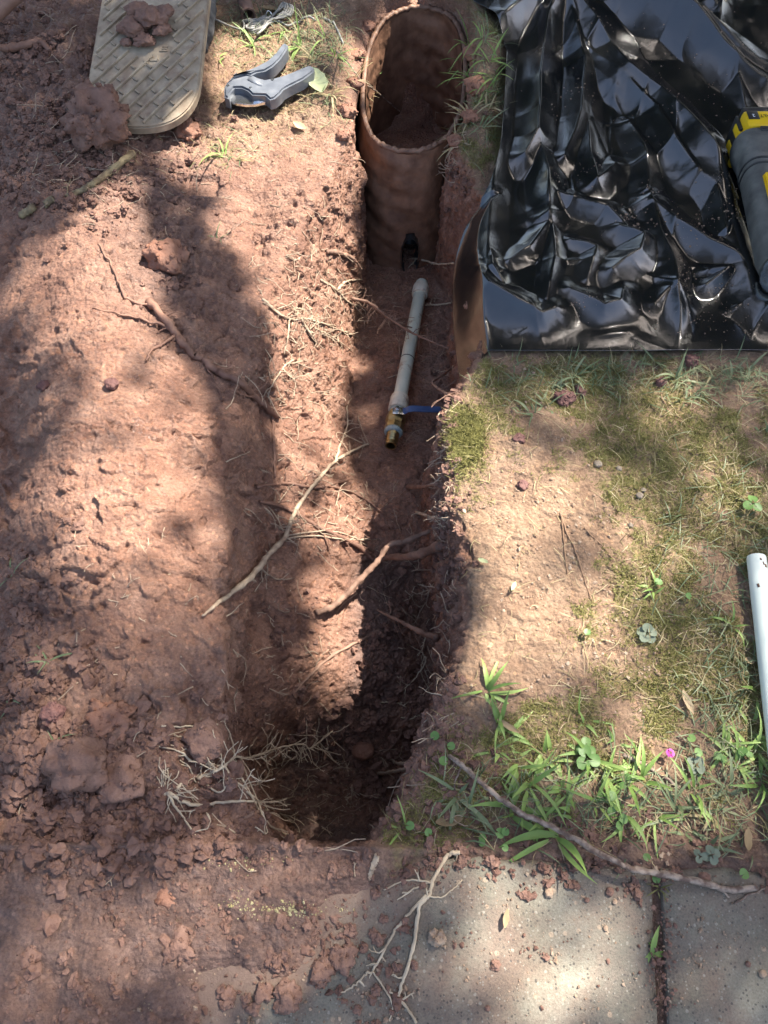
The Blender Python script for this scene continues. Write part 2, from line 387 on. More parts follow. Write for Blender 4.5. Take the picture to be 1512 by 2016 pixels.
def soil_material():
    m, n, l, b = mat_new('red_soil')
    tc = n.new('ShaderNodeTexCoord')
    def noise(s, d=6, r=.55, dist=0):
        z = n.new('ShaderNodeTexNoise'); z.inputs['Scale'].default_value = s; z.inputs['Detail'].default_value = d
        z.inputs['Roughness'].default_value = r; z.inputs['Distortion'].default_value = dist; l.new(tc.outputs['Object'], z.inputs['Vector']); return z
    def attr(k):
        a = n.new('ShaderNodeAttribute'); a.attribute_name = k; return a.outputs['Fac']
    def mix(f, a, c, mode='MIX'):
        q = n.new('ShaderNodeMix'); q.data_type = 'RGBA'; q.blend_type = mode
        for s, i in ((f, 0), (a, 6), (c, 7)):
            if hasattr(s, 'is_linked'): l.new(s, q.inputs[i])
            elif i == 0: q.inputs[0].default_value = s
            else: q.inputs[i].default_value = (*s, 1)
        return q.outputs[2]
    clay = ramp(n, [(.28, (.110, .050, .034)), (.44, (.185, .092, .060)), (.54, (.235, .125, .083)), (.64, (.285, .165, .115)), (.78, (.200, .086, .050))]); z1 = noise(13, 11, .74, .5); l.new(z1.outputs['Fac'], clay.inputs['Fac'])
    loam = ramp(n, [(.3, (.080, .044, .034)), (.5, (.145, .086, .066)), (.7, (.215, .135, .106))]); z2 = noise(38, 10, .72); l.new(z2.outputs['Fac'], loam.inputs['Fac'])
    tn = ramp(n, [(.28, (.145, .086, .053)), (.5, (.23, .148, .092)), (.7, (.315, .215, .138))]); z3 = noise(26, 9, .66); l.new(z3.outputs['Fac'], tn.inputs['Fac'])
    ms = ramp(n, [(.3, (.085, .068, .026)), (.55, (.16, .135, .048)), (.75, (.22, .185, .08))]); z4 = noise(120, 5, .6); l.new(z4.outputs['Fac'], ms.inputs['Fac'])
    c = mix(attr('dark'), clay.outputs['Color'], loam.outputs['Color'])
    tmask = n.new('ShaderNodeMath'); tmask.operation = 'MULTIPLY'; l.new(attr('tan'), tmask.inputs[0]); tmask.inputs[1].default_value = .85
    c = mix(tmask.outputs[0], c, tn.outputs['Color'])
    # dark loam on top of the lawn soil where it is damp
    dk = n.new('ShaderNodeMath'); dk.operation = 'MULTIPLY'; l.new(attr('dark'), dk.inputs[0]); l.new(attr('tan'), dk.inputs[1])
    c = mix(dk.outputs[0], c, loam.outputs['Color'])
    mm = n.new('ShaderNodeMath'); mm.operation = 'MULTIPLY_ADD'; l.new(attr('moss'), mm.inputs[0]); mm.inputs[1].default_value = .85; z5 = noise(90, 5, .6); sub = n.new('ShaderNodeMath'); sub.operation = 'MULTIPLY_ADD'
    l.new(z5.outputs['Fac'], sub.inputs[0]); sub.inputs[1].default_value = -2.2; sub.inputs[2].default_value = .75; l.new(sub.outputs[0], mm.inputs[2]); mm.use_clamp = True
    c = mix(mm.outputs[0], c, ms.outputs['Color'])
    # grit: pale and dark specks
    vo = n.new('ShaderNodeTexVoronoi'); vo.inputs['Scale'].default_value = 210; l.new(tc.outputs['Object'], vo.inputs['Vector'])
    sp = ramp(n, [(.0, (1, 1, 1)), (.93, (1, 1, 1)), (.97, (1.45, 1.4, 1.3))]); sep = n.new('ShaderNodeSeparateColor'); l.new(vo.outputs['Color'], sep.inputs[0]); l.new(sep.outputs[0], sp.inputs['Fac'])
    c = mix(1.0, c, sp.outputs['Color'], 'MULTIPLY')
    z6 = noise(300, 6, .75); v6 = ramp(n, [(.28, (.58, .56, .54)), (.5, (1.0, 1.0, 1.0)), (.72, (1.38, 1.38, 1.38))]); l.new(z6.outputs['Fac'], v6.inputs['Fac'])
    c = mix(1.0, c, v6.outputs['Color'], 'MULTIPLY')
    l.new(c, b.inputs['Base Color'])
    rz = noise(55, 5); rr = n.new('ShaderNodeMapRange'); l.new(rz.outputs['Fac'], rr.inputs[0]); rr.inputs[1].default_value = .3; rr.inputs[2].default_value = .7; rr.inputs[3].default_value = .42; rr.inputs[4].default_value = .72
    rw = n.new('ShaderNodeMath'); rw.operation = 'MULTIPLY_ADD'; l.new(attr('wet'), rw.inputs[0]); rw.inputs[1].default_value = -.24; l.new(rr.outputs[0], rw.inputs[2])
    rl = n.new('ShaderNodeMath'); rl.operation = 'MULTIPLY_ADD'; l.new(attr('tan'), rl.inputs[0]); rl.inputs[1].default_value = .3; l.new(rw.outputs[0], rl.inputs[2]); rl.use_clamp = True
    l.new(rl.outputs[0], b.inputs['Roughness']); b.inputs['Specular IOR Level'].default_value = .38
    bz = noise(190, 8, .7, .3); bv = n.new('ShaderNodeTexVoronoi'); bv.inputs['Scale'].default_value = 150; l.new(tc.outputs['Object'], bv.inputs['Vector'])
    ad = n.new('ShaderNodeMath'); ad.operation = 'MULTIPLY_ADD'; l.new(bv.outputs['Distance'], ad.inputs[0]); ad.inputs[1].default_value = -.5; l.new(bz.outputs['Fac'], ad.inputs[2])
    bp = n.new('ShaderNodeBump'); bp.inputs['Strength'].default_value = .95; bp.inputs['Distance'].default_value = .0055; l.new(ad.outputs[0], bp.inputs['Height']); l.new(bp.outputs['Normal'], b.inputs['Normal'])
    return m
M_SOIL = soil_material()
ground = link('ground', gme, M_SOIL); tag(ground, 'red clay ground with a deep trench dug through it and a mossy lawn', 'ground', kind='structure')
# ---- ray casting against the ground, for resting things on it
Gs = P.reshape(NR, NCOL, 3)[::2, ::2]; ns, ms_ = Gs.shape[:2]; ii = np.arange(ns * ms_).reshape(ns, ms_)
Fs = np.stack([ii[:-1, :-1], ii[:-1, 1:], ii[1:, 1:], ii[1:, :-1]], -1).reshape(-1, 4)
BVH = BVHTree.FromPolygons(Gs.reshape(-1, 3).tolist(), Fs.tolist())
CAMV = Vector((0, 0, CAM_H))
def hit(px_, py_):
    d = Vector(raydir(px_, py_)).normalized(); r = BVH.ray_cast(CAMV, d)
    if r[0] is None:
        p = Vector(gp(px_, py_)); return p, Vector((0, 0, 1)), (p - CAMV).length
    p = r[0]
    if p.y < float(slab_edge_y(p.x)) and p.z < SLAB_Z:
        p = Vector(gp(px_, py_, SLAB_Z)); return p, Vector((0, 0, 1)), (p - CAMV).length
    return p, r[1] if r[1].z > -.2 else -r[1], r[3]
def ground_z(xx, yy):
    r = BVH.ray_cast(Vector((xx, yy, 1.0)), Vector((0, 0, -1))); return r[0].z if r[0] is not None else 0.0
# ================================================================== TREES round the spot (out of frame): they cast the dappled shade
def leaf_material(name, c1, c2):
    m, n, l, b = mat_new(name)
    g = n.new('ShaderNodeObjectInfo'); tc = n.new('ShaderNodeTexCoord'); nz = n.new('ShaderNodeTexNoise'); nz.inputs['Scale'].default_value = 3.0
    l.new(tc.outputs['Object'], nz.inputs['Vector']); rp = ramp(n, [(.35, c1), (.65, c2)]); l.new(nz.outputs['Fac'], rp.inputs['Fac'])
    l.new(rp.outputs['Color'], b.inputs['Base Color']); b.inputs['Roughness'].default_value = .5
    return m
M_TREELEAF = leaf_material('tree_leaf', (.035, .060, .016), (.07, .115, .03))
M_BARK = simple_mat('bark', (.07, .05, .035), (.16, .12, .09), .9, 30, bump=.8, bscale=60)
SUNLIT = [  # (openness, outline of a patch of sun in the photograph): the crown is thin or open above each
    (1.0, [(240,370),(275,430),(290,520),(310,640),(250,690),(150,680),(90,620),(100,520),(170,430)]),
    (.93, [(310,640),(345,680),(400,780),(425,870),(420,1000),(425,1090),(330,1140),(250,1140),(180,1110),(130,1080),(100,1000),(90,900),(110,800),(150,740),(150,680)]),
    (1.0, [(130,930),(230,880),(330,920),(350,1010),(280,1080),(180,1060),(130,1000)]),
    (.72, [(425,1090),(330,1140),(180,1110),(160,1200),(300,1260),(420,1230)]),
    (.70, [(90,520),(40,480),(30,600),(80,680),(150,700)]),
    (1.0, [(425,150),(440,70),(560,60),(700,90),(735,180),(720,250),(640,230),(500,260),(430,215)]),
    (1.0, [(330,300),(400,270),(520,270),(640,225),(715,240),(700,330),(690,410),(670,480),(690,570),(640,600),(540,600),(500,500),(440,470),(440,400),(430,340),(360,360)]),
    (1.0, [(520,540),(690,560),(700,680),(670,760),(660,870),(560,860),(535,760),(560,680),(520,600)]),
    (.94, [(560,900),(620,890),(720,960),(735,1060),(720,1130),(695,1130),(650,1060),(580,1005),(545,980),(550,930)]),
    (1.0, [(605,1200),(640,1160),(745,1150),(750,1260),(735,1330),(700,1420),(675,1430),(630,1390),(615,1310),(650,1240)]),
    (1.0, [(890,880),(960,860),(1060,900),(1150,950),(1140,1010),(1060,1030),(1060,1080),(1040,1160),(1010,1230),(1040,1290),(1010,1330),(920,1350),(860,1330),(900,1240),(900,1130),(895,1000)]),
    (.92, [(850,1760),(950,1720),(1150,1750),(1220,1830),(1240,1950),(1230,2016),(1000,2016),(900,1900)]),
    (.80, [(1400,1920),(1520,1880),(1520,2030),(1350,2030)]),
    (.80, [(1060,1030),(1150,950),(1300,900),(1520,880),(1520,1640),(1300,1620),(1050,1500),(1010,1330),(1040,1160)]),
    (.70, [(280,1690),(560,1680),(700,1760),(560,1900),(400,1920),(280,1800)]),
    (.72, [(890,780),(1520,750),(1520,880),(1150,950),(960,860),(890,860)]),
    (.50, [(60,1230),(430,1260),(440,1420),(300,1480),(60,1450)]),
    (.46, [(60,1480),(430,1480),(470,1640),(280,1700),(60,1660)]),
    (.70, [(0,1720),(250,1800),(250,2016),(0,2016)]),
]
def in_poly(qx, qy, poly):
    ins = np.zeros(qx.shape, bool); n = len(poly)
    for i in range(n):
        x0, y0 = poly[i]; x1, y1 = poly[(i + 1) % n]
        c = ((y0 > qy) != (y1 > qy)) & (qx < (x1 - x0) * (qy - y0) / ((y1 - y0) or 1e-9) + x0); ins ^= c
    return ins
RX0, RY0, RC = -2.6, -1.6, .02; RN = 270
opened = np.zeros((RN, RN))
qx, qy = np.meshgrid(np.arange(0, 1512, 7.0), np.concatenate([np.arange(0, 500, 3.0), np.arange(500, 2016, 6.0)])); opn = np.zeros(qx.shape)
for o_, poly in SUNLIT: opn = np.where(in_poly(qx, qy, poly), np.maximum(opn, o_), opn)
for a_, b_, o_ in zip(qx[opn > 0], qy[opn > 0], opn[opn > 0]):
    p, _, _ = hit(a_, b_); q = p - SUN * (p.z / SUN.z); i, j = int((q.y - RY0) / RC), int((q.x - RX0) / RC)
    if 0 <= i < RN and 0 <= j < RN: opened[i, j] = max(opened[i, j], o_)
SHADED = [[(575,1445),(615,1445),(640,1530),(680,1540),(680,1660),(540,1660)], [(440,1440),(580,1440),(540,1660),(470,1660)], [(445,1140),(600,1140),(600,1440),(445,1440)], [(340,470),(430,560),(520,650),(540,850),(530,940),(500,1010),(455,1100),(440,900),(400,760),(350,670)], [(0,720),(80,760),(30,1000),(90,1120),(0,1200)], [(720,480),(800,480),(790,900),(745,900)]]
shut = np.zeros((RN, RN), bool); qs = np.zeros(qx.shape, bool)
for poly in SHADED: qs |= in_poly(qx, qy, poly)
for a_, b_ in zip(qx[qs], qy[qs]):
    p, _, _ = hit(a_, b_); q = p - SUN * (p.z / SUN.z); i, j = int((q.y - RY0) / RC), int((q.x - RX0) / RC)
    if 0 <= i < RN and 0 <= j < RN and BVH.ray_cast(p + SUN * .012, SUN)[0] is None: shut[i, j] = True
big_ = opened.copy()                                           # close pinholes of the raster, then widen a little for the leaf size
for di in (-1, 0, 1):
    for dj in (-1, 0, 1): big_ = np.maximum(big_, np.roll(np.roll(opened, di, 0), dj, 1))
opened = np.where(opened > 0, opened, np.where(big_ > .95, 1.0, np.where(big_ > 0, .6 * big_, 0)))
opened[shut] = 0
def crown_over(seed, n_leaf, t0, t1, size):
    """leaves placed along the sun's rays above the spot, thinned over the sunny patches"""
    r = np.random.RandomState(seed)
    gx = r.uniform(-1.9, 2.1, n_leaf); gy = r.uniform(-1.0, 3.2, n_leaf)
    Pg_ = np.stack([gx, gy, gx * 0], 1)
    wob = .03 * np.stack([perlin(Pg_, 11, 61), perlin(Pg_, 11, 65)], 1)
    i = np.clip(((gy + wob[:, 0] - RY0) / RC).astype(int), 0, RN - 1); j = np.clip(((gx + wob[:, 1] - RX0) / RC).astype(int), 0, RN - 1)
    op = opened[i, j]; part = (op > 0) & (op < .9)
    op = np.where(part, np.clip(op + .22 * perlin(Pg_, 6, 63), 0, 1), op)
    keep = r.rand(n_leaf) > op
    gx, gy = gx[keep], gy[keep]; n = len(gx); far_ = part[keep]
    t = r.uniform(t0, t1, n) * np.where(far_, 1.75, 1.0); s = np.array(SUN)
    C = np.stack([gx, gy, gx * 0], 1) + s[None] * t[:, None]
    # leaf: a pointed 4-gon, mostly facing the light
    nrm = s[None] + r.normal(size=(n, 3)) * .45; nrm /= np.linalg.norm(nrm, axis=1)[:, None]
    a = r.normal(size=(n, 3)); a -= nrm * (a * nrm).sum(1)[:, None]; a /= np.linalg.norm(a, axis=1)[:, None]; b = np.cross(nrm, a)
    L = (size * r.uniform(.6, 1.25, n))[:, None]; Wd = L * .42
    V = np.stack([C - a * L, C + b * Wd, C + a * L, C - b * Wd], 1).reshape(-1, 3)
    return V, np.arange(4 * n).reshape(-1, 4)
def crown_free(seed, n, centre, rad, size, clump=40):
    r = np.random.RandomState(seed); cc = r.normal(size=(clump, 3)); cc /= np.linalg.norm(cc, axis=1)[:, None]
    cc = np.array(centre) + cc * np.array(rad) * (r.rand(clump, 1) ** .4)
    C = cc[r.randint(0, clump, n)] + r.normal(size=(n, 3)) * np.array(rad) * .17
    nrm = r.normal(size=(n, 3)) + np.array([0, 0, .8]); nrm /= np.linalg.norm(nrm, axis=1)[:, None]
    a = r.normal(size=(n, 3)); a -= nrm * (a * nrm).sum(1)[:, None]; a /= np.linalg.norm(a, axis=1)[:, None]; b = np.cross(nrm, a)
    L = (size * r.uniform(.6, 1.25, n))[:, None]; Wd = L * .4
    return np.stack([C - a * L, C + b * Wd, C + a * L, C - b * Wd], 1).reshape(-1, 3), np.arange(4 * n).reshape(-1, 4)
def branchy(base, tops, r0):
    mb = MB(); b = Vector(base); rr = random.Random(5)
    fork = b + Vector((0, 0, 2.4)); mb.tube([b - Vector((0, 0, .3)), b, b + Vector((.05, .02, 1.1)), fork], [r0 * 1.3, r0 * 1.15, r0, r0 * .9], 12)
    for tp in tops:
        tp = Vector(tp); mid = fork.lerp(tp, .5) + Vector((rr.uniform(-.2, .2), rr.uniform(-.2, .2), rr.uniform(.1, .4)))
        mb.tube([fork - Vector((0, 0, .1)), fork.lerp(mid, .6), mid, tp], [r0 * .45, r0 * .28, r0 * .14, r0 * .05], 8)
        for k in range(4):
            q = mid.lerp(tp, rr.random()); e = q + Vector((rr.uniform(-.7, .7), rr.uniform(-.7, .7), rr.uniform(-.1, .5))); mb.tube([q, q.lerp(e, .5) + Vector((0, 0, .06)), e], [r0 * .09, r0 * .06, r0 * .03], 6)
    return mb
tree = empty('shade_tree', (5.2, 4.2, 0)); tag(tree, 'leafy tree whose crown spreads overhead and dapples the trench with shade', 'tree', 'trees round the trench')
V, F_ = crown_over(11, 64000, 4.0, 5.6, .040)
V2, F2 = crown_free(12, 9000, (6.4, 5.2, 5.4), (1.5, 1.5, 1.0), .11)
V = np.concatenate([V, V2]); F_ = np.concatenate([F_, F2 + len(V) - len(V2)])
o = link('crown', np_mesh('crown', V - np.array([5.2, 4.2, 0]), F_, False), M_TREELEAF, tree)
mb = branchy((5.2, 4.2, 0), [(3.6, 5.6, 4.6), (4.4, 4.6, 5.2), (3.6, 2.2, 4.3), (4.9, 2.6, 4.8), (6.4, 5.2, 5.6), (1.9, 1.0, 4.4)], .16); mb.xform(Matrix.Translation((-5.2, -4.2, 0)))
mb.build('trunk', M_BARK, tree)
for k, (bx, by, top, rad, lab) in enumerate([(-3.4, 7.6, 5.0, (2.8, 1.8, 3.4), 'broad leafy tree standing behind the soil pile'), (1.4, 8.2, 5.8, (3.0, 1.7, 4.2), 'dense leafy tree standing behind the black sheet'), (6.6, 7.0, 5.4, (2.6, 2.0, 3.8), 'leafy tree standing behind the power tool'), (4.1, 9.0, 5.8, (2.7, 1.7, 4.4), 'leafy tree between the dense one and the one behind the tool')]):
    t_ = empty('background_tree', (bx, by, 0)); tag(t_, lab, 'tree', 'trees round the trench')
    V, F_ = crown_free(30 + k, 15000, (0, 0, top), rad, .17, 110); link('crown', np_mesh('crown', V, F_, False), M_TREELEAF, t_)
    mb = branchy((0, 0, 0), [(-.9, .2, top), (.8, .3, top + .4), (.2, -.8, top), (0, .2, top + 1.2)], .17); mb.build('trunk', M_BARK, t_)
# ================================================================== PAVING SLABS
def concrete_material():
    m, n, l, b = mat_new('stained_concrete')
    tc = n.new('ShaderNodeTexCoord')
    def noise(s, d=6, r=.6):
        z = n.new('ShaderNodeTexNoise'); z.inputs['Scale'].default_value = s; z.inputs['Detail'].default_value = d; z.inputs['Roughness'].default_value = r; l.new(tc.outputs['Object'], z.inputs['Vector']); return z.outputs['Fac']
    def mix(f, a, c, mode='MIX'):
        q = n.new('ShaderNodeMix'); q.data_type = 'RGBA'; q.blend_type = mode
        for s, i in ((f, 0), (a, 6), (c, 7)):
            if hasattr(s, 'is_linked'): l.new(s, q.inputs[i])
            elif i == 0: q.inputs[0].default_value = s
            else: q.inputs[i].default_value = (*s, 1)
        return q.outputs[2]
    base = ramp(n, [(.3, (.095, .083, .060)), (.5, (.165, .146, .108)), (.72, (.26, .235, .178))]); l.new(noise(7, 9, .62), base.inputs['Fac'])
    mud = ramp(n, [(.40, (0, 0, 0)), (.62, (1, 1, 1))]); l.new(noise(11, 9, .68), mud.inputs['Fac'])
    red = ramp(n, [(.3, (.12, .075, .055)), (.7, (.19, .12, .085))]); l.new(noise(40), red.inputs['Fac'])
    mm = n.new('ShaderNodeMath'); mm.operation = 'MULTIPLY'; l.new(mud.outputs['Color'], mm.inputs[0]); mm.inputs[1].default_value = .8
    c = mix(mm.outputs[0], base.outputs['Color'], red.outputs['Color'])
    alg = ramp(n, [(.56, (0, 0, 0)), (.72, (1, 1, 1))]); l.new(noise(5.3, 8, .6), alg.inputs['Fac']); am = n.new('ShaderNodeMath'); am.operation = 'MULTIPLY'; l.new(alg.outputs['Color'], am.inputs[0]); am.inputs[1].default_value = .6
    c = mix(am.outputs[0], c, (.085, .095, .075))
    for sc, th, colr in ((190, .93, (.27, .24, .19)), (330, .91, (.25, .225, .18)), (120, .95, (.30, .22, .15)), (260, .86, (.05, .042, .035))):
        v = n.new('ShaderNodeTexVoronoi'); v.inputs['Scale'].default_value = sc; l.new(tc.outputs['Object'], v.inputs['Vector'])
        sp = n.new('ShaderNodeSeparateColor'); l.new(v.outputs['Color'], sp.inputs[0])
        g = n.new('ShaderNodeMath'); g.operation = 'GREATER_THAN'; l.new(sp.outputs[0], g.inputs[0]); g.inputs[1].default_value = th
        d = n.new('ShaderNodeMath'); d.operation = 'LESS_THAN'; l.new(v.outputs['Distance'], d.inputs[0]); d.inputs[1].default_value = .36
        q = n.new('ShaderNodeMath'); q.operation = 'MULTIPLY'; l.new(g.outputs[0], q.inputs[0]); l.new(d.outputs[0], q.inputs[1])
        q2 = n.new('ShaderNodeMath'); q2.operation = 'MULTIPLY'; l.new(q.outputs[0], q2.inputs[0]); q2.inputs[1].default_value = .75
        c = mix(q2.outputs[0], c, colr)
    f = ramp(n, [(.3, (.72, .72, .72)), (.6, (1.08, 1.08, 1.08))]); l.new(noise(420, 3), f.inputs['Fac']); c = mix(1.0, c, f.outputs['Color'], 'MULTIPLY')
    at = n.new('ShaderNodeAttribute'); at.attribute_name = 'mud'; ma = n.new('ShaderNodeMath'); ma.operation = 'MULTIPLY_ADD'; l.new(noise(22, 9, .7), ma.inputs[0]); ma.inputs[1].default_value = 2.4; ma.inputs[2].default_value = -1.55
    mb_ = n.new('ShaderNodeMath'); mb_.operation = 'MULTIPLY_ADD'; l.new(at.outputs['Fac'], mb_.inputs[0]); mb_.inputs[1].default_value = 2.0; l.new(ma.outputs[0], mb_.inputs[2]); mb_.use_clamp = True
    c = mix(mb_.outputs[0], c, red.outputs['Color'])
    l.new(c, b.inputs['Base Color'])
    rr = n.new('ShaderNodeMapRange'); l.new(noise(9, 6), rr.inputs[0]); rr.inputs[1].default_value = .35; rr.inputs[2].default_value = .65; rr.inputs[3].default_value = .5; rr.inputs[4].default_value = .85; l.new(rr.outputs[0], b.inputs['Roughness'])
    bp = n.new('ShaderNodeBump'); bp.inputs['Strength'].default_value = .7; bp.inputs['Distance'].default_value = .003; l.new(noise(260, 8, .7), bp.inputs['Height']); l.new(bp.outputs['Normal'], b.inputs['Normal'])
    return m
M_CONC = concrete_material()
paving = empty('paving', (0, 0, 0)); tag(paving, 'stained grey concrete paving along the near end of the trench', 'paving', kind='structure')
j1, j2 = gp(1287, 1742, SLAB_Z), gp(1301, 2016, SLAB_Z); jd = (j2 - j1) / (j1[1] - j2[1])
def jx(yv): return j1[0] + jd[0] * (j1[1] - yv)
def slab(name, xa, xb, side):
    """one slab as a fine grid with a worn, chipped far edge and joint edge"""
    nx, ny = 170, 110; V = []; ys0 = -1.0
    u = np.linspace(0, 1, nx)[None, :]; v = np.r_[np.linspace(0, .3, 12), np.linspace(.32, 1, ny - 12)][:, None]
    yt = -1.0 + v * (1.0 + .14) + 0 * u
    X = np.zeros((ny, nx)); 
    if side < 0: X = xa + (jx(yt) - .0065 - xa) * u ** .55
    else: X = jx(yt) + .0065 + (xb - jx(yt) - .0065) * u ** 1.8
    E = slab_edge_y(X); Y = -1.0 + v * (E + 1.0)
    Q = np.stack([X.ravel(), Y.ravel(), X.ravel() * 0], 1)
    Q[:, 2] = SLAB_Z + .0012 * perlin(Q, 9, 71) + .0006 * perlin(Q, 60, 72) - .0005
    e = (E - Y).ravel(); jdist = np.abs(Q[:, 0] - jx(Q[:, 1])) - .0065
    for d_, am in ((e, .010), (jdist, .006)):
        w = np.exp(-np.clip(d_, 0, 1) / .006); Q[:, 2] -= w * (am * .5 + am * np.abs(perlin(Q, 50, 73)))
    Q[:, 1] += np.exp(-np.clip(e, 0, 1) / .004) * .004 * perlin(Q, 30, 74)
    Gq = Q.reshape(ny, nx, 3)
    rim = np.concatenate([Gq[0], Gq[1:, -1], Gq[-1, -2::-1], Gq[-2:0:-1, 0]]); low = rim.copy(); low[:, 2] = -.05
    ii_ = np.arange(ny * nx).reshape(ny, nx); F_ = np.stack([ii_[:-1, :-1], ii_[:-1, 1:], ii_[1:, 1:], ii_[1:, :-1]], -1).reshape(-1, 4)
    ring = np.concatenate([ii_[0], ii_[1:, -1], ii_[-1, -2::-1], ii_[-2:0:-1, 0]]); m_ = len(ring); lo_ = np.arange(m_) + ny * nx
    S = np.stack([ring, lo_, np.roll(lo_, -1), np.roll(ring, -1)], -1)
    allv = np.concatenate([Gq.reshape(-1, 3), low]); me_ = np_mesh(name, allv, np.concatenate([F_, S])); qx_, qy_ = proj(allv)
    mv = np.clip(mud_amount(qx_, qy_, allv[:, 0], allv[:, 1]) + .35 * gblob(qx_, qy_, 480, 1850, 230, 170), 0, 1); at_ = me_.attributes.new('mud', 'FLOAT', 'POINT'); at_.data.foreach_set('value', mv.astype(np.float32))
    return link(name, me_, M_CONC, paving)
slab('paving_slab', -2.4, 0, -1); slab('paving_slab', 0, 2.6, 1)

# ================================================================== BLACK PLASTIC SHEET
def plastic_material():
    m, n, l, b = mat_new('black_polythene')
    tc = n.new('ShaderNodeTexCoord')
    nz = n.new('ShaderNodeTexNoise'); nz.inputs['Scale'].default_value = 7; nz.inputs['Detail'].default_value = 9; nz.inputs['Roughness'].default_value = .7; l.new(tc.outputs['Object'], nz.inputs['Vector'])
    du = ramp(n, [(.48, (.008, .0085, .009)), (.66, (.016, .014, .012)), (.85, (.035, .027, .022))]); l.new(nz.outputs['Fac'], du.inputs['Fac']); l.new(du.outputs['Color'], b.inputs['Base Color'])
    rr = n.new('ShaderNodeMapRange'); l.new(nz.outputs['Fac'], rr.inputs[0]); rr.inputs[1].default_value = .4; rr.inputs[2].default_value = .72; rr.inputs[3].default_value = .14; rr.inputs[4].default_value = .30; l.new(rr.outputs[0], b.inputs['Roughness'])
    b.inputs['Specular IOR Level'].default_value = 1.0; b.inputs['IOR'].default_value = 1.55
    n2 = n.new('ShaderNodeTexNoise'); n2.inputs['Scale'].default_value = 45; n2.inputs['Detail'].default_value = 5; n2.inputs['Distortion'].default_value = 1.2; l.new(tc.outputs['Object'], n2.inputs['Vector'])
    bp = n.new('ShaderNodeBump'); bp.inputs['Strength'].default_value = .10; bp.inputs['Distance'].default_value = .004; l.new(n2.outputs['Fac'], bp.inputs['Height']); l.new(bp.outputs['Normal'], b.inputs['Normal'])
    return m
M_PLASTIC = plastic_material()
FOLDS = [  # (height, width, photo path of the crest)
    (.050, .045, [(1094,28),(1160,95),(1224,170),(1289,215),(1345,275),(1414,356),(1467,425),(1507,567),(1530,640)]),
    (.034, .030, [(1139,117),(1224,186),(1281,239),(1321,308),(1362,360)]),
    (.018, .018, [(1159,154),(1216,202)]),
    (.045, .030, [(1098,32),(1070,81),(1058,194),(1054,291),(1030,324)]),
    (.030, .024, [(1058,291),(1074,364),(1078,437)]),
    (.034, .028, [(1104,45),(1143,146),(1139,243),(1110,324)]),
    (.026, .024, [(1151,227),(1159,324),(1167,372),(1208,336)]),
    (.022, .020, [(1232,251),(1264,308),(1272,384)]),
    (.030, .026, [(905,480),(930,540),(961,583),(1013,615),(1062,632),(1086,619)]),
    (.020, .018, [(993,575),(965,539),(962,490)]),
    (.024, .022, [(1090,393),(1159,417),(1191,425),(1240,470)]),
    (.028, .022, [(1216,462),(1260,482),(1252,514),(1200,547)]),
    (.026, .024, [(1281,409),(1329,449),(1386,486),(1438,510),(1500,560)]),
    (.020, .020, [(1272,384),(1297,466),(1321,538),(1337,607),(1337,690)]),
    (.022, .016, [(1390,563),(1430,538),(1394,534)]),
    (.024, .018, [(1362,360),(1398,389),(1422,470),(1438,433)]),
    (.020, .022, [(1115,579),(1183,615),(1216,607),(1225,580)]),
    (.050, .040, [(1120,-20),(1175,16),(1256,69),(1313,73),(1434,150),(1500,180)]),
    (.038, .034, [(1230,10),(1305,65),(1400,110),(1507,154)]),
    (.024, .022, [(1430,130),(1450,180),(1467,223)]),
    (.040, .030, [(985,95),(1040,60),(1100,30),(1180,0)]),
    (.024, .022, [(990,150),(985,260),(975,330),(960,440),(955,560)]),
    (.016, .016, [(1000,520),(1040,500),(1085,440)]), (.016, .014, [(1085,440),(1090,520),(1070,600)]),
    (.014, .014, [(1120,480),(1170,500),(1150,560)]), (.014, .016, [(1290,600),(1330,560),(1360,600)]), (.012, .016, [(1440,610),(1490,590)]),
    (.016, .018, [(1330,20),(1390,60),(1420,40)]), (.018, .018, [(1400,20),(1400,90)]), (.014, .012, [(1290,30),(1320,60)]),
    (.0045, .006, [(1062,430),(1064,560),(1062,694)]), (.0045, .006, [(1336,500),(1337,600),(1338,694)]), (.004, .006, [(995,247),(1100,246),(1210,250),(1330,246)]), (.004, .006, [(905,522),(1060,520),(1250,525),(1440,522)]), (.004, .005, [(1200,40),(1204,180),(1202,330)]),
    (.010, .012, [(1010,660),(1062,640)]), (.010, .012, [(1160,660),(1240,650)]), (.010, .012, [(1250,660),(1340,690)]),
]
lp = np.array([gp(a, b, c) for a, b, c in LEFT]); 
nx, ny = 520, 470
tv = np.linspace(0, 1, ny)[:, None]; su = np.linspace(0, 1, nx)[None, :]
ybot = float(gp(1200, 694, .008)[1])
# the sheet is a plain grid; its left column follows the traced edge, its bottom row the straight cut edge
Ytop = 2.5
Yg = ybot + (Ytop - ybot) * tv ** 1.15
lo = np.argsort(lp[:, 1]); edge_x = np.interp(Yg[:, 0], lp[lo, 1], lp[lo, 0]); edge_z = np.interp(Yg[:, 0], lp[lo, 1], lp[lo, 2])
edge_x = smooth1(edge_x, 5, 0)
XR = 1.40
s2 = su ** 1.15
SX = edge_x[:, None] + (XR - edge_x[:, None]) * s2; SY = Yg + 0 * su
S3 = np.stack([SX.ravel(), SY.ravel(), SX.ravel() * 0], 1)
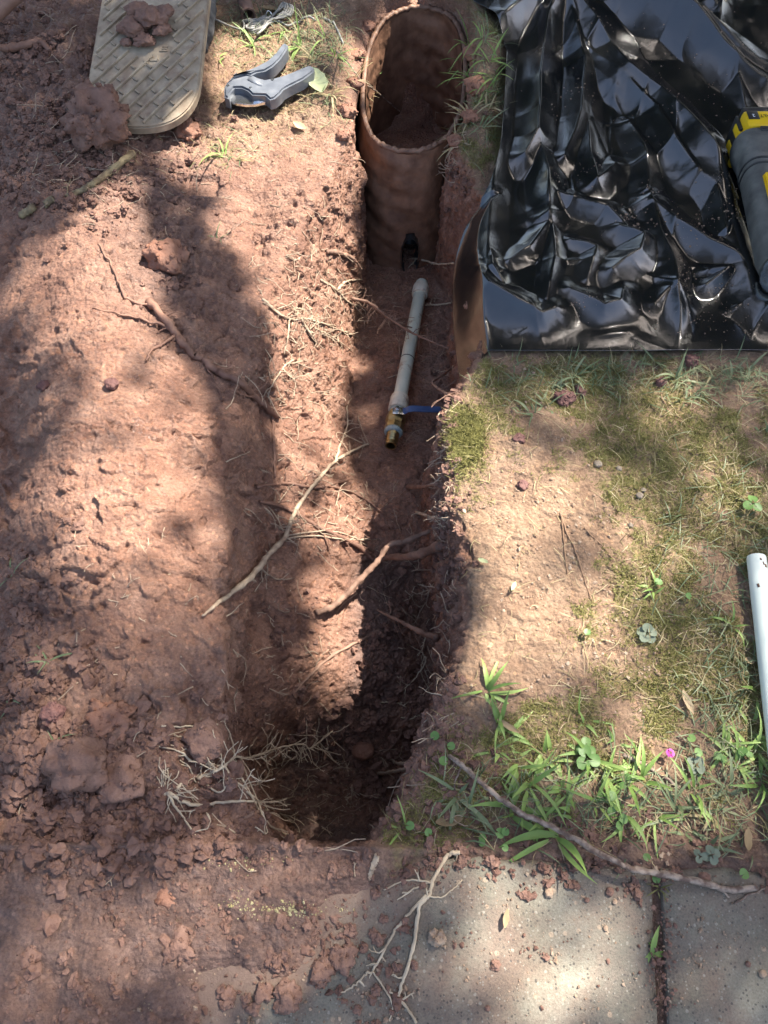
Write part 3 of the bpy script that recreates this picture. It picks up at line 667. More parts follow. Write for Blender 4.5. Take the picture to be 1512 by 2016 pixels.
# fold heights
hf = np.zeros(len(S3)); q2 = S3[:, :2] + .006 * np.stack([perlin(S3, 9, 81), perlin(S3, 9, 82)], 1)
for hgt, wid, path in FOLDS:
    pw = np.array([gp(a, b, .02) for a, b in path])[:, :2]; dmin = np.full(len(S3), 9.0); tt = np.zeros(len(S3))
    n_ = len(pw) - 1
    for i in range(n_):
        a, b = pw[i], pw[i + 1]; ab = b - a; t = np.clip(((q2 - a) @ ab) / (ab @ ab), 0, 1)
        d = np.linalg.norm(q2 - a - t[:, None] * ab, axis=1); m_ = d < dmin; dmin = np.where(m_, d, dmin); tt = np.where(m_, (i + t) / n_, tt)
    prof = np.clip(1 - np.sqrt(dmin ** 2 + .0010 ** 2) / (1.9 * wid), 0, 1); prof = .55 * prof + .45 * np.exp(-np.sqrt(dmin ** 2 + .001 ** 2) / (.9 * wid)) ; prof = prof * (.55 + .45 * np.sin(np.pi * np.clip(tt, .02, .98)))
    hf = np.maximum(hf, 1.15 * hgt * prof) + .25 * np.minimum(hf, hgt * prof)
Wq = S3 + .05 * np.stack([perlin(S3, 5, 83), perlin(S3, 5, 84), perlin(S3, 5, 85) * 0], 1)
def facets(Q, fr, ang, seed):
    """crumpled film: random heights on a warped triangle lattice, straight facets and sharp creases between"""
    c, s_ = math.cos(ang), math.sin(ang); wp2 = .20 / fr
    X = Q[:, 0] + wp2 * perlin(Q, fr * .6, seed) * 2; Y = Q[:, 1] + wp2 * perlin(Q, fr * .6, seed + .5) * 2
    U, V_ = (X * c + Y * s_) * fr + 500, (-X * s_ + Y * c) * fr + 500; i, j = np.floor(U).astype(int), np.floor(V_).astype(int); u, v = U - i, V_ - j
    rt = np.random.RandomState(int(seed * 10)).rand(256, 256); g = lambda a, b: rt[a & 255, b & 255]
    flip = g(i + 91, j + 37) > .5
    h00, h10, h01, h11 = g(i, j), g(i + 1, j), g(i, j + 1), g(i + 1, j + 1)
    A1 = np.where(u + v < 1, h00 + u * (h10 - h00) + v * (h01 - h00), h11 + (1 - u) * (h01 - h11) + (1 - v) * (h10 - h11))
    A2 = np.where(u > v, h00 + u * (h10 - h00) + v * (h11 - h10), h00 + v * (h01 - h00) + u * (h11 - h01))
    return np.where(flip, A1, A2) - .5
cr1 = sstep(-.35, .35, perlin(S3, 4.5, 87))
hf += .017 * facets(S3 * np.array([1, .6, 1]), 4.5, .5, 3) + .0075 * facets(S3 * np.array([1, .7, 1]), 11, 1.1, 5) * (.35 + .65 * cr1) + .0030 * facets(S3 * np.array([1, .6, 1]), 25, .2, 7) * cr1
rid = 1 - np.abs(perlin(Wq * np.array([1, .45, 1]), 11, 88)); hf += .0030 * rid ** 14 * cr1
hf += .006 * perlin(S3, 4, 90) + .004
under = sstep(.10, .055, np.abs(S3[:, 0] - .775)) * sstep(1.02, 1.08, S3[:, 1]) * sstep(1.56, 1.50, S3[:, 1]); hf = hf * (1 - .75 * under)      # pressed flat under the tool
border = sstep(0, .10, S3[:, 1] - ybot); hf = hf * (.15 + .85 * border) + .0015
gzs = np.zeros(len(S3))
# droop of the left flap over the trench edge
crs = np.interp(S3[:, 1], rows, crx); ov = np.clip(crs + .012 - S3[:, 0], 0, 1) * (S3[:, 1] < YBOX0 + .02)
S3[:, 2] = np.maximum(hf, .002) + .010 + big.max() * 0
left_d = S3[:, 0] - np.repeat(edge_x, nx); ez = np.repeat(edge_z, nx)
fl = np.clip(1 - left_d / .040, 0, 1); fl = fl * fl * (3 - 2 * fl) * .5 + .5 * fl
S3[:, 2] = S3[:, 2] * (1 - .6 * fl * (ez < -.01)) + np.minimum(ez, 0) * fl * 1.05 + np.maximum(ez, 0)
hang = np.clip(ez / -.10, 0, 1) * fl
# bottom-left corner of the flap hangs lower and towards the camera
cor = hang * np.exp(-((S3[:, 1] - ybot) / .06) ** 2); S3[:, 1] -= cor * .012
gzc = np.zeros((48, 48)); gyy = np.linspace(ybot - .05, Ytop, 48); gxx = np.linspace(0, XR, 48)
for i_ in range(48):
    for j_ in range(48): gzc[i_, j_] = max(0.0, ground_z(gxx[j_], gyy[i_]))
gzc = smooth1(smooth1(gzc, 1.5, 0), 1.5, 1)
ui = np.clip((S3[:, 0]) / XR * 47, 0, 46.999); vi = np.clip((S3[:, 1] - gyy[0]) / (Ytop - gyy[0]) * 47, 0, 46.999); i0, j0 = vi.astype(int), ui.astype(int); fv_, fu_ = vi - i0, ui - j0
S3[:, 2] += (gzc[i0, j0] * (1 - fu_) * (1 - fv_) + gzc[i0, j0 + 1] * fu_ * (1 - fv_) + gzc[i0 + 1, j0] * (1 - fu_) * fv_ + gzc[i0 + 1, j0 + 1] * fu_ * fv_) * (1 - hang)
ii_ = np.arange(nx * ny).reshape(ny, nx); Fq = np.stack([ii_[:-1, :-1], ii_[:-1, 1:], ii_[1:, 1:], ii_[1:, :-1]], -1).reshape(-1, 4)
org = np.array([.8, 1.6, 0]); sheet = link('plastic_sheet', np_mesh('plastic_sheet', S3 - org, Fq), M_PLASTIC, loc=org)
tag(sheet, 'crumpled glossy black plastic sheet spread on the lawn right of the trench', 'plastic sheet')
so = sheet.modifiers.new('thickness', 'SOLIDIFY'); so.thickness = .0006
SBVH = BVHTree.FromPolygons(S3.reshape(ny, nx, 3)[::3, ::3].reshape(-1, 3).tolist(), (lambda a: np.stack([a[:-1, :-1], a[:-1, 1:], a[1:, 1:], a[1:, :-1]], -1).reshape(-1, 4).tolist())(np.arange(len(range(0, ny, 3)) * len(range(0, nx, 3))).reshape(len(range(0, ny, 3)), -1)))
def sheet_z(xx, yy):
    r = SBVH.ray_cast(Vector((xx, yy, 1)), Vector((0, 0, -1))); return r[0].z if r[0] is not None else .02
# ================================================================== THINGS: box, cover, pipes, tools
def W3(px_, py_, z): return Vector(gp(px_, py_, z))
M_BOX = simple_mat('muddy_plastic', (.12, .058, .034), (.24, .125, .075), .62, 26, bump=.6, bscale=90, spec=.35, detail=9)
M_RIM = simple_mat('mud_smeared_rim', (.12, .060, .038), (.22, .125, .080), .6, 40, bump=.5, bscale=120, spec=.35)
M_LID = simple_mat('dusty_grey_plastic', (.22, .165, .11), (.42, .34, .24), .8, 30, bump=.5, bscale=180, detail=9, lo=.3, hi=.7)
M_PVC = simple_mat('pale_pvc', (.42, .45, .36), (.50, .52, .43), .38, 25, bump=.05)
M_PVCW = simple_mat('white_pvc', (.62, .66, .58), (.70, .73, .64), .4, 14, bump=.05)
M_FIT = simple_mat('cream_fitting', (.50, .46, .36), (.58, .54, .43), .45, 60)
M_BRASS = simple_mat('dirty_brass', (.30, .245, .12), (.42, .35, .18), .32, 90, metal=1.0, bump=.2)
M_PATINA = simple_mat('blue_green_tape', (.16, .24, .26), (.36, .38, .33), .6, 160, bump=.5)
M_BLUE = simple_mat('blue_vinyl', (.025, .058, .15), (.05, .09, .20), .4, 60, bump=.15)
M_STEEL = simple_mat('bright_steel', (.55, .56, .57), (.70, .70, .70), .25, 50, metal=1.0)
M_RUST = simple_mat('rusty_steel', (.085, .045, .032), (.17, .095, .07), .75, 45, bump=.6, bscale=160)
M_MARK = simple_mat('black_marker', (.03, .03, .03))
M_GREYMETAL = simple_mat('blue_grey_alloy', (.115, .125, .145), (.17, .18, .20), .33, 40, metal=.25, bump=.1, spec=.6)
M_BLACKMETAL = simple_mat('dark_alloy', (.018, .020, .022), (.04, .042, .045), .45, 50, spec=.5)
M_YEL = simple_mat('yellow_plastic', (.70, .42, .008), (.78, .50, .012), .38, 20, bump=.04)
M_BLK = simple_mat('black_plastic', (.015, .015, .016), (.03, .03, .03), .45, 40)
M_RUB = simple_mat('dusty_grey_rubber', (.045, .045, .042), (.13, .125, .11), .65, 22, bump=.25, bscale=200, detail=8)
M_PRINT = simple_mat('black_print', (.02, .018, .015)); M_WPRINT = simple_mat('white_print', (.75, .75, .75))

def add_mud(m, scale, lo, hi, colr=(.17, .088, .056), detail=9):
    n, l = m.node_tree.nodes, m.node_tree.links; b = n['Principled BSDF']; src = b.inputs['Base Color'].links[0].from_socket
    tc = n.new('ShaderNodeTexCoord'); z = n.new('ShaderNodeTexNoise'); z.inputs['Scale'].default_value = scale; z.inputs['Detail'].default_value = detail; z.inputs['Roughness'].default_value = .72; l.new(tc.outputs['Object'], z.inputs['Vector'])
    r_ = ramp(n, [(lo, (0, 0, 0)), (hi, (1, 1, 1))]); l.new(z.outputs['Fac'], r_.inputs['Fac'])
    q = n.new('ShaderNodeMix'); q.data_type = 'RGBA'; l.new(r_.outputs['Color'], q.inputs[0]); l.new(src, q.inputs[6]); q.inputs[7].default_value = (*colr, 1); l.new(q.outputs[2], b.inputs['Base Color'])
    mr = n.new('ShaderNodeMapRange'); l.new(r_.outputs['Color'], mr.inputs[0]); mr.inputs[3].default_value = b.inputs['Roughness'].default_value; mr.inputs[4].default_value = .85; l.new(mr.outputs[0], b.inputs['Roughness'])
add_mud(M_PVC, 30, .56, .72); add_mud(M_FIT, 45, .52, .70); add_mud(M_PVCW, 26, .66, .76, (.30, .20, .13)); add_mud(M_LID, 22, .50, .74, (.20, .125, .085)); add_mud(M_GREYMETAL, 40, .60, .78, (.22, .15, .11)); add_mud(M_RUB, 25, .58, .80, (.20, .17, .13)); add_mud(M_BRASS, 60, .55, .75); add_mud(M_BLUE, 50, .58, .75); add_mud(M_YEL, 40, .64, .80, (.30, .20, .06))

# ---- oval meter box
NA, NV, TH = 320, 64, .009
def rim_z(Y): return -.016 + .038 * (Y - BOX_C[1]) / .48
def oval_pt(a, ins, lean):
    p = 2 / 2.6; c, s = math.cos(a), math.sin(a)
    xx = (BOX_A - ins + .62 * lean) * math.copysign(abs(c) ** p, c); yy = (BOX_B - ins) * math.copysign(abs(s) ** p, s)
    Y = BOX_C[1] + yy - lean * max(0.0, -s) ** 2; return BOX_C[0] + xx + BOX_SH * (Y - BOX_C[1]), Y
box = empty('meter_box', (BOX_C[0], BOX_C[1], 0)); tag(box, 'deep oval meter box caked in brown mud at the far end of the trench', 'meter box')
notch_x = float(W3(808, 545, -.30).x)
def box_wall(ins, flip):
    V, F_ = [], []
    for k in range(NV + 1):
        t = k / NV
        for j in range(NA):
            a = 2 * math.pi * j / NA; xx, Y = oval_pt(a, ins, .055 * t ** .8); z = rim_z(Y) * (1 - t) + (-.375) * t - .004
            w_ = .0016 * math.sin(xx * 61 + z * 40) + .0012 * math.sin(z * 130 + xx * 33)
            V.append((xx + w_, Y + w_, z))
    for k in range(NV):
        for j in range(NA):
            q = (k * NA + j, k * NA + (j + 1) % NA, (k + 1) * NA + (j + 1) % NA, (k + 1) * NA + j)
            c = sum((Vector(V[i]) for i in q), Vector()) / 4
            arch = c.y < BOX_C[1] - .15 and abs(c.x - notch_x) < .021 * (1 if c.z < -.29 else max(0, 1 - ((c.z + .29) / .055) ** 2) ** .5 if c.z < -.235 else 0)
            if not arch: F_.append(q[::-1] if flip else q)
    return V, F_
mb = MB()
for ins_, fl_ in ((0, False), (TH, True)):
    V, F_ = box_wall(ins_, fl_); V = np.array(V); rad_ = V - np.array([BOX_C[0], BOX_C[1], 0]); rad_[:, 2] = 0; rad_ /= np.linalg.norm(rad_, axis=1)[:, None]
    cake = (.0035 * np.clip(perlin(V, 14, 91) + .2, 0, 1) + .0022 * np.clip(perlin(V, 40, 92), 0, 1) + .0012 * perlin(V, 90, 93)) * sstep(.0, .06, -V[:, 2])      # caked mud
    V = V + rad_ * (cake * (1 if not fl_ else -1))[:, None]; mb.add(V.tolist(), F_)
mb.xform(Matrix.Translation((-BOX_C[0], -BOX_C[1], 0))).build('wall', M_BOX, box)
mb = MB(); prof = [(-.001, -.008), (-.002, -.003), (-.0005, .0005), (.004, .0015), (.008, .0005), (.0095, -.003), (.009, -.008)]
n0 = len(prof); V = []; F_ = []
for j in range(NA):
    a = 2 * math.pi * j / NA
    for ins, dz in prof:
        xx, Y = oval_pt(a, ins, 0); V.append((xx - BOX_C[0], Y - BOX_C[1], rim_z(Y) + dz + .0014 * math.sin(a * 9) + .001 * math.sin(a * 31) + .0012 * math.sin(a * 53)))
for j in range(NA):
    for k in range(n0): F_.append((j * n0 + k, j * n0 + (k + 1) % n0, ((j + 1) % NA) * n0 + (k + 1) % n0, ((j + 1) % NA) * n0 + k))
mb.add(V, F_).build('rim', M_RIM, box)

# closed black tube added so the opening low in the near wall looks dark
no = Vector((notch_x - BOX_C[0], YBOX0 - .052 - BOX_C[1], -.300)); V = []; F_ = []; NS = 22
for k, (dy_, sc_) in enumerate(((-.003, 1.0), (.10, 1.0), (.10, .02))):
    for j in range(NS):
        a = 2 * math.pi * j / NS; V.append((no.x + math.cos(a) * .024 * sc_, no.y + dy_, no.z + math.sin(a) * (.062 if math.sin(a) > 0 else .05) * sc_))
for k in range(2):
    for j in range(NS): F_.append((k * NS + j, k * NS + (j + 1) % NS, (k + 1) * NS + (j + 1) % NS, (k + 1) * NS + j))
MB().add(V, F_).build('opening_dark_fill', M_BLK, box)

# ---- ribbed cover, upside down on the soil
lid = empty('meter_box_cover', W3(275, 264, .058), (R(12.5), 0, R(-1.0))); tag(lid, 'dirty grey ribbed oval meter box cover leaning on the soil pile', 'cover')
LW, LL, LT = .119, .52, .018
def lid_outline(ins=0.0, n=14):
    pts = []; rx, ry = LW - ins, .125 - ins
    for k in range(n * 2 + 1):
        a = math.pi + math.pi * k / (2 * n); c, s = math.cos(a), math.sin(a); e = 2 / 2.35
        pts.append((rx * math.copysign(abs(c) ** e, c), .125 + ry * math.copysign(abs(s) ** e, s)))
    for k in range(n * 2 + 1):
        a = math.pi * k / (2 * n); c, s = math.cos(a), math.sin(a); e = 2 / 2.35
        pts.append((rx * math.copysign(abs(c) ** e, c), LL - .125 + ry * math.copysign(abs(s) ** e, s)))
    return pts
MB().prism(lid_outline(), 0, LT, .003).build('plate', M_LID, lid, angle=40)
lo_ = lid_outline(.009)
def inside(xx, yy):
    c = False; j = len(lo_) - 1
    for i in range(len(lo_)):
        x0, y0 = lo_[i]; x1, y1 = lo_[j]
        if (y0 > yy) != (y1 > yy) and xx < (x1 - x0) * (yy - y0) / (y1 - y0) + x0: c = not c
        j = i
    return c
dv_ = Vector((math.cos(R(54)), math.sin(R(54)), 0)); pv = Vector((-dv_.y, dv_.x, 0)); rr = random.Random(4)
stud_me = None
for k in range(-16, 12):
    c0 = Vector((0, .26, 0)) + pv * k * .0262; run = []; t = -.45
    while t < .45:
        q = c0 + dv_ * t; panel = abs(q.x - .005) < .045 and .19 < q.y < .36
        if inside(q.x, q.y) and not panel: run.append(t)
        else:
            if len(run) > 6: 
                m_ = (run[0] + run[-1]) / 2; L_ = run[-1] - run[0]
                MB().box((c0 + dv_ * m_ + Vector((0, 0, LT + .0025))), (L_, .0042, .0065), Matrix.Rotation(R(54), 3, 'Z'), .0014).build('rib', M_LID, lid, angle=50)
            run = []
        t += .005
    # short studs half-way between ribs
    t = -.45 + (k % 2) * .022
    while t < .45:
        q = c0 + pv * .0131 + dv_ * t
        if inside(q.x, q.y) and inside(q.x + .012, q.y - .008) and not (abs(q.x) < .05 and .18 < q.y < .36):
            if stud_me is None:
                st_ = MB().box((0, 0, 0), (.0135, .0036, .0055), None, .0012).build('stud', M_LID, lid, angle=50); stud_me = st_.data
            else: st_ = link('stud', stud_me, None, lid)
            st_.location = (q.x, q.y, LT + .002); st_.rotation_euler = (0, 0, R(-38 + rr.uniform(-4, 4)))
        t += .044
for ox, oy, sh in ((-.002, .165, 0), (.016, .178, 1), (.034, .205, 0), (-.045, .215, 1)):     # worn raised marks in the middle, no longer legible
    q = [(-.008, -.002), (.008, -.002), (.008, .001), (-.004, .001), (-.004, .004), (.007, .004), (.007, .007), (-.004, .007), (-.004, .010), (.008, .010), (.008, .013), (-.008, .013)] if not sh else [(-.008, -.002), (.008, -.002), (.008, .012), (.005, .012), (.005, .001), (-.005, .001), (-.005, .012), (-.008, .012)]
    MB().prism([(ox + a_, oy + b_) for a_, b_ in q], LT - .001, LT + .0026).build('raised_mark', M_LID, lid, smooth=False)

# ---- plumbing in the trench: pipe, couplings, brass ball valve with a blue lever
A = W3(829, 566, -.300); B = W3(785, 796, -.262); ax = (B - A).normalized(); Lp = (B - A).length
plumb = empty('water_pipe', A); tag(plumb, 'grey PVC water pipe with brass ball valve and blue lever lying in the trench', 'pipe')
def along(t): return ((0, 0, 0), tuple(ax))
pr = .0152
MB().lathe([(0, -.016), (pr, -.016), (pr, Lp * .63), (pr, Lp), (0.0012, Lp)], 28, along(0)).build('pipe', M_PVC, plumb, angle=50)
MB().lathe([(pr + .0003, Lp * .642), (pr + .0005, Lp * .642 + .0005), (pr + .0005, Lp * .642 + .0022), (pr + .0003, Lp * .642 + .003)], 28, along(0)).build('marker_line', M_MARK, plumb)
MB().lathe([(pr, -.004), (0.0186, -.003), (0.0200, .004), (0.0200, .026), (0.0186, .030), (pr, .031)], 28, along(0)).build('coupling', M_FIT, plumb, angle=50)
MB().lathe([(pr, Lp - .022), (0.0191, Lp - .021), (0.0204, Lp - .015), (0.0209, Lp + .016), (0.0191, Lp + .018), (0.0116, Lp + .018)], 28, along(0)).build('coupling', M_FIT, plumb, angle=50)
v0 = Lp + .018
vb = MB().lathe([(0.0093, v0 + .010), (0.0191, v0 + .010), (0.0197, v0 + .013), (0.0215, v0 + .022), (0.0215, v0 + .034), (0.0191, v0 + .040), (0.0191, v0 + .044), (0.0206, v0 + .046), (0.0206, v0 + .058), (0.0180, v0 + .060), (0.0093, v0 + .060)], 8, along(0)).build('valve_body', M_BRASS, plumb, angle=25)
MB().lathe([(0.0128, v0 - .001), (0.0174, v0), (0.0183, v0 + .004), (0.0174, v0 + .011), (0.0116, v0 + .012)], 20, along(0)).build('thread_tape', M_PATINA, vb)
MB().lathe([(0.0139, v0 + .0585), (0.0195, v0 + .0588), (0.0200, v0 + .063), (0.0180, v0 + .067), (0.0116, v0 + .068)], 20, along(0)).build('thread_tape', M_PATINA, vb)
MB().lathe([(0.0099, v0 + .062), (0.0133, v0 + .066), (0.0133, v0 + .074), (0.0110, v0 + .077), (0.0133, v0 + .080), (0.0110, v0 + .084), (0.0133, v0 + .087), (0.0110, v0 + .091), (0.0128, v0 + .094), (0.0122, v0 + .101), (0.0093, v0 + .101), (0.0090, v0 + .075), (0, v0 + .074)], 24, along(0)).build('hose_barb', M_BRASS, plumb, angle=40)
upv = (Vector((0, -.35, 1)) - ax * ax.dot(Vector((0, -.35, 1)))).normalized(); sidev = Vector((1, 0, 0)); sidev = (sidev - upv * sidev.dot(upv)).normalized()
vc = ax * (v0 + .024)
FR = Matrix((tuple(sidev), tuple(upv.cross(sidev)), tuple(upv))).transposed()
MB().lathe([(.0065, .014), (.0065, .026), (0, .026)], 16, (tuple(vc), tuple(upv))).build('stem', M_BRASS, plumb, angle=40)
hd = MB(); hd.box(tuple(vc + upv * .0245 + sidev * .003), (.024, .019, .0026), FR, .0006); hd.build('handle_bracket', M_STEEL, plumb, angle=30)
lv = MB(); P0 = vc + upv * .0255
prev_ = None; secs = [(.010, 0.0, .0085), (.018, .002, .0085), (.024, .008, .0082), (.034, .010, .0082), (.060, .010, .0080), (.088, .011, .0078), (.092, .011, .006)]
fwd_ = upv.cross(sidev); V = []; F_ = []
for (d_, u_, w_) in secs:
    c = P0 + sidev * d_ + upv * (u_ - .002)
    V += [c - fwd_ * w_ + upv * .0018, c + fwd_ * w_ + upv * .0018, c + fwd_ * w_ - upv * .0018, c - fwd_ * w_ - upv * .0018]
for k in range(len(secs) - 1):
    for j in range(4): F_.append((k * 4 + j, k * 4 + (j + 1) % 4, k * 4 + 4 + (j + 1) % 4, k * 4 + 4 + j))
F_ += [(0, 1, 2, 3), tuple(len(V) - 4 + i for i in (3, 2, 1, 0))]
lever = lv.add(V, F_).build('lever', M_BLUE, plumb, angle=35)
bv = lever.modifiers.new('bevel', 'BEVEL'); bv.width = .0011; bv.segments = 2; bv.limit_method = 'ANGLE'
nut = MB().lathe([(0, .0345), (.0052, .0345), (.0060, .0335), (.0060, .0262), (0, .0262)], 6, (tuple(vc), tuple(upv))).build('nut', M_STEEL, plumb, angle=20)
MB().lathe([(0, .0375), (.0030, .0375), (.0032, .0345), (0, .0345)], 12, (tuple(vc), tuple(upv))).build('bolt_end', M_STEEL, nut, angle=30)

# ---- ratchet pipe cutter
def zm(pts, z): return [tuple(gp(420 + a * .1587, 60 + b * .1587, z)[:2]) for a, b in pts]
cz = ground_z(*gp(520, 170)[:2]) + .010
co = W3(510, 160, cz); cutter = empty('pipe_cutter', co); tag(cutter, 'open blue grey plastic pipe cutter lying in the sunny grass', 'pipe cutter')
def cp(pts, z0, z1, bev=.003):
    o_ = [(a - co.x, b - co.y) for a, b in zm(pts, cz + z1)]; return MB().prism(o_, z0, z1, bev)
body_o = [(135,810),(130,700),(165,630),(260,555),(380,515),(480,540),(560,580),(640,602),(730,590),(860,555),(1000,500),(1170,430),(1225,432),(1252,460),(1240,500),(1120,590),(960,670),(870,720),(830,770),(760,830),(700,845),(640,790),(480,785),(430,735),(350,698),(260,700),(205,765),(195,835)]
cbody = cp(body_o, .010, .036, .004).build('body', M_GREYMETAL, cutter, angle=40)
up_o = [(165,632),(230,560),(380,500),(530,440),(660,370),(780,260),(850,160),(900,150),(925,170),(915,215),(840,330),(740,430),(640,490),(540,505),(470,540),(380,522),(260,562)]
cp(up_o, .014, .042, .004).build('handle', M_GREYMETAL, cutter, angle=40)
cp([(820,250),(880,190),(905,215),(840,320),(740,425),(640,487),(545,500),(640,440),(740,350)], .006, .020, 0).build('handle_inside', M_BLACKMETAL, cutter)
blade = cp([(200,870),(210,800),(300,760),(420,760),(480,800),(640,810),(695,835),(640,885),(520,915),(400,917),(280,900)], .014, .020, .0008).build('blade', M_STEEL, cutter, angle=30)
cp([(480,812),(560,806),(690,830),(640,876),(560,900),(478,912)], .020, .0205, 0).build('cutting_edge', M_STEEL, blade)
for a, b in ((180, 685), (735, 612), (462, 712)):
    c = zm([(a, b)], cz + .036)[0]; MB().lathe([(0, .0372), (.0032, .0372), (.0036, .0362), (.0036, .035)], 14, ((c[0] - co.x, c[1] - co.y, 0), (0, 0, 1))).build('screw', M_BLACKMETAL if a != 462 else M_STEEL, cutter, angle=40)
cp([(440,580),(470,570),(620,640),(600,690),(560,680),(420,615)], .036, .0366, 0).build('label_plate', M_GREYMETAL, cutter)

# ---- yellow and black cordless tool at the right edge
tz = .022
tool = empty('power_tool', (.752, 1.41, tz)); tag(tool, 'yellow and black cordless power tool lying on the black sheet', 'power tool')
T0 = Vector((.752, 1.41, tz))
def loc(v): return Vector(v) - T0
def rloop(cx, cy, cz_, rx, rz, ang, n=28, e=2.6):
    out = []
    for k in range(n):
        a = 2 * math.pi * k / n; c, s = math.cos(a), math.sin(a); p = 2 / e
        dx = rx * math.copysign(abs(c) ** p, c); out.append((cx + dx * math.cos(ang), cy + dx * math.sin(ang), cz_ + rz * math.copysign(abs(s) ** p, s)))
    return out
def loft(loops, mb=None):
    mb = mb or MB(); n = len(loops[0]); V = [p for l_ in loops for p in l_]; F_ = []
    for i in range(len(loops) - 1):
        for k in range(n): F_.append((i * n + k, i * n + (k + 1) % n, (i + 1) * n + (k + 1) % n, (i + 1) * n + k))
    F_ += [tuple(range(n))[::-1], tuple((len(loops) - 1) * n + k for k in range(n))]; return mb.add(V, F_)
# body: axis runs from the battery towards the camera
def axis_pt(t): return (.004 - .040 * t, .005 - .33 * t)            # local x, y
secs = [(-.06, .046, .042), (.0, .047, .043), (.05, .045, .041), (.12, .040, .038), (.25, .0365, .0365), (.45, .0350, .0350), (.70, .0345, .0345), (.92, .0335, .0335), (1.0, .030, .030)]
body = loft([rloop(axis_pt(t)[0], axis_pt(t)[1], .048, a, b, R(-5)) for t, a, b in secs]).build('body', M_RUB, tool, angle=50)
for t in (.20, .245):   # moulded grooves
    c = axis_pt(t); loft([rloop(c[0], c[1] + d_, .048, .0385 - .02 * max(0, t - .2) + k_, .0385 - .02 * max(0, t - .2) + k_, R(-5)) for d_, k_ in ((-.002, 0), (-.0015, .0009), (.0015, .0009), (.002, 0))]).build('grip_ridge', M_BLK, body, angle=50)
# battery pack: a saddle block with ribs, dark back cap
bat = MB().box((.052, .055, .046), (.150, .052, .092), None, .010)
for k, zz in enumerate((.026, .062)): bat.box((-.026, .050, zz), (.012, .040, .016), None, .003)
bat.box((-.022, .022, .018), (.022, .018, .024), None, .004)
bat = bat.build('battery', M_YEL, tool, angle=35)
MB().box((.052, .089, .046), (.142, .018, .086), None, .006).build('battery_cap', M_BLK, bat, angle=35)
MB().box((-.0265, .064, .046), (.006, .044, .060), None, .002).build('side_latch', M_BLK, bat, angle=35)
MB().box((-.006, .062, .0925), (.022, .026, .0014), None, .0005).build('capacity_sticker', M_BLK, bat)
MB().box((.030, .020, .090), (.060, .014, .006), None, .002).build('latch_recess', M_BLK, tool)
MB().box((.030, .019, .0935), (.018, .010, .003), None, .001).build('release_button', M_YEL, tool)
MB().box((.031, .018, .0955), (.004, .002, .001)).build('button_mark', M_PRINT, tool)
def text_mesh(name, body_, size, mat, parent, locv, rot):
    cu = bpy.data.curves.new(name, 'FONT'); cu.body = body_; cu.size = size; cu.extrude = .0002; cu.align_x = 'CENTER'; cu.align_y = 'CENTER'
    t_ = bpy.data.objects.new(name, cu); col.objects.link(t_); dg = bpy.context.evaluated_depsgraph_get(); me = bpy.data.meshes.new_from_object(t_.evaluated_get(dg))
    bpy.data.objects.remove(t_); o_ = link(name, me, mat, parent); o_.location = locv; o_.rotation_euler = rot; return o_
text_mesh('printed_name', 'DEWALT', .0125, M_PRINT, bat, (.032, .060, .0925), (0, 0, math.pi))
text_mesh('printed_digit', '2', .012, M_WPRINT, bat, (-.006, .060, .0935), (0, 0, math.pi))
pn = MB().prism([(-.026, -.114), (-.017, -.104), (.030, -.104), (.020, -.276), (-.038, -.262)], .078, .0865, .003).build('yellow_panel', M_YEL, tool, angle=40)
MB().box((.002, -.150, .0868), (.022, .0022, .0008), Matrix.Rotation(R(12), 3, 'Z')).build('panel_slot', M_PRINT, pn)
hl = axis_pt(1.0); MB().lathe([(0, -.03), (.020, -.028), (.030, -.016), (.0335, 0), (.0335, .018), (.030, .030), (0, .032)], 28, ((hl[0] + .004, hl[1] - .012, .040), (0.05, .2, 1))).build('metal_head', M_STEEL, tool, angle=40)

# ---- white pipe at the right edge
a_, b_ = W3(1489, 1097, .026), W3(1536, 1500, .022); d_ = (b_ - a_).normalized(); L_ = 1.1
wp = empty('loose_pipe', a_); tag(wp, 'white plastic pipe lying on the mossy lawn at the right edge', 'pipe')
MB().lathe([(.0105, .002), (.0112, 0), (.0134, 0), (.0138, .002), (.0138, L_), (.0105, L_)], 28, ((0, 0, 0), tuple(d_)), closed=True).build('tube', M_PVCW, wp, angle=50)
mb = MB()
for k in range(4):
    t = .01 + .02 * k * rr.random() + .003 * k; an = rr.uniform(.6, 2.2); q = d_ * t + Vector((math.cos(an) * .0139, 0, math.sin(an) * .0139)); mb.box(q, (.004 * rr.uniform(.4, 1), .006 * rr.uniform(.4, 1), .0006), Matrix.Rotation(math.pi / 2 - an, 3, 'Y'))
mb.build('mud_speck', M_RIM, wp)

# ---- rusty pipe end, wooden handle, weathered stump, at the top
def hollow(name, p0, p1, r, wall, mat, label, cat):
    o_ = empty(name, p1); tag(o_, label, cat); d_ = (p0 - p1)
    MB().lathe([(r - wall, .0), (r, 0), (r * 1.02, .003), (r, .008), (r, d_.length), (r - wall, d_.length)], 24, ((0, 0, 0), tuple(d_.normalized())), closed=True).build('tube', mat, o_, angle=50); return o_
hollow('rusty_pipe', W3(462, -60, .05), W3(489, 30, .026), .0175, .004, M_RUST, 'open end of a rusty iron pipe beside the wire coil', 'pipe')
M_HANDLE = simple_mat('worn_wood_handle', (.16, .085, .06), (.26, .16, .12), .6, 18, bump=.3)
p0, p1 = W3(-90, 95, .12), W3(75, -55, .17)
o_ = MB().tube([p0, p0.lerp(p1, .33), p0.lerp(p1, .66), p1], [.0195, .0205, .020, .0195], 18).build('tool_handle', M_HANDLE, origin=p0, angle=50); tag(o_, 'brown wooden tool handle crossing the top left corner', 'tool handle')
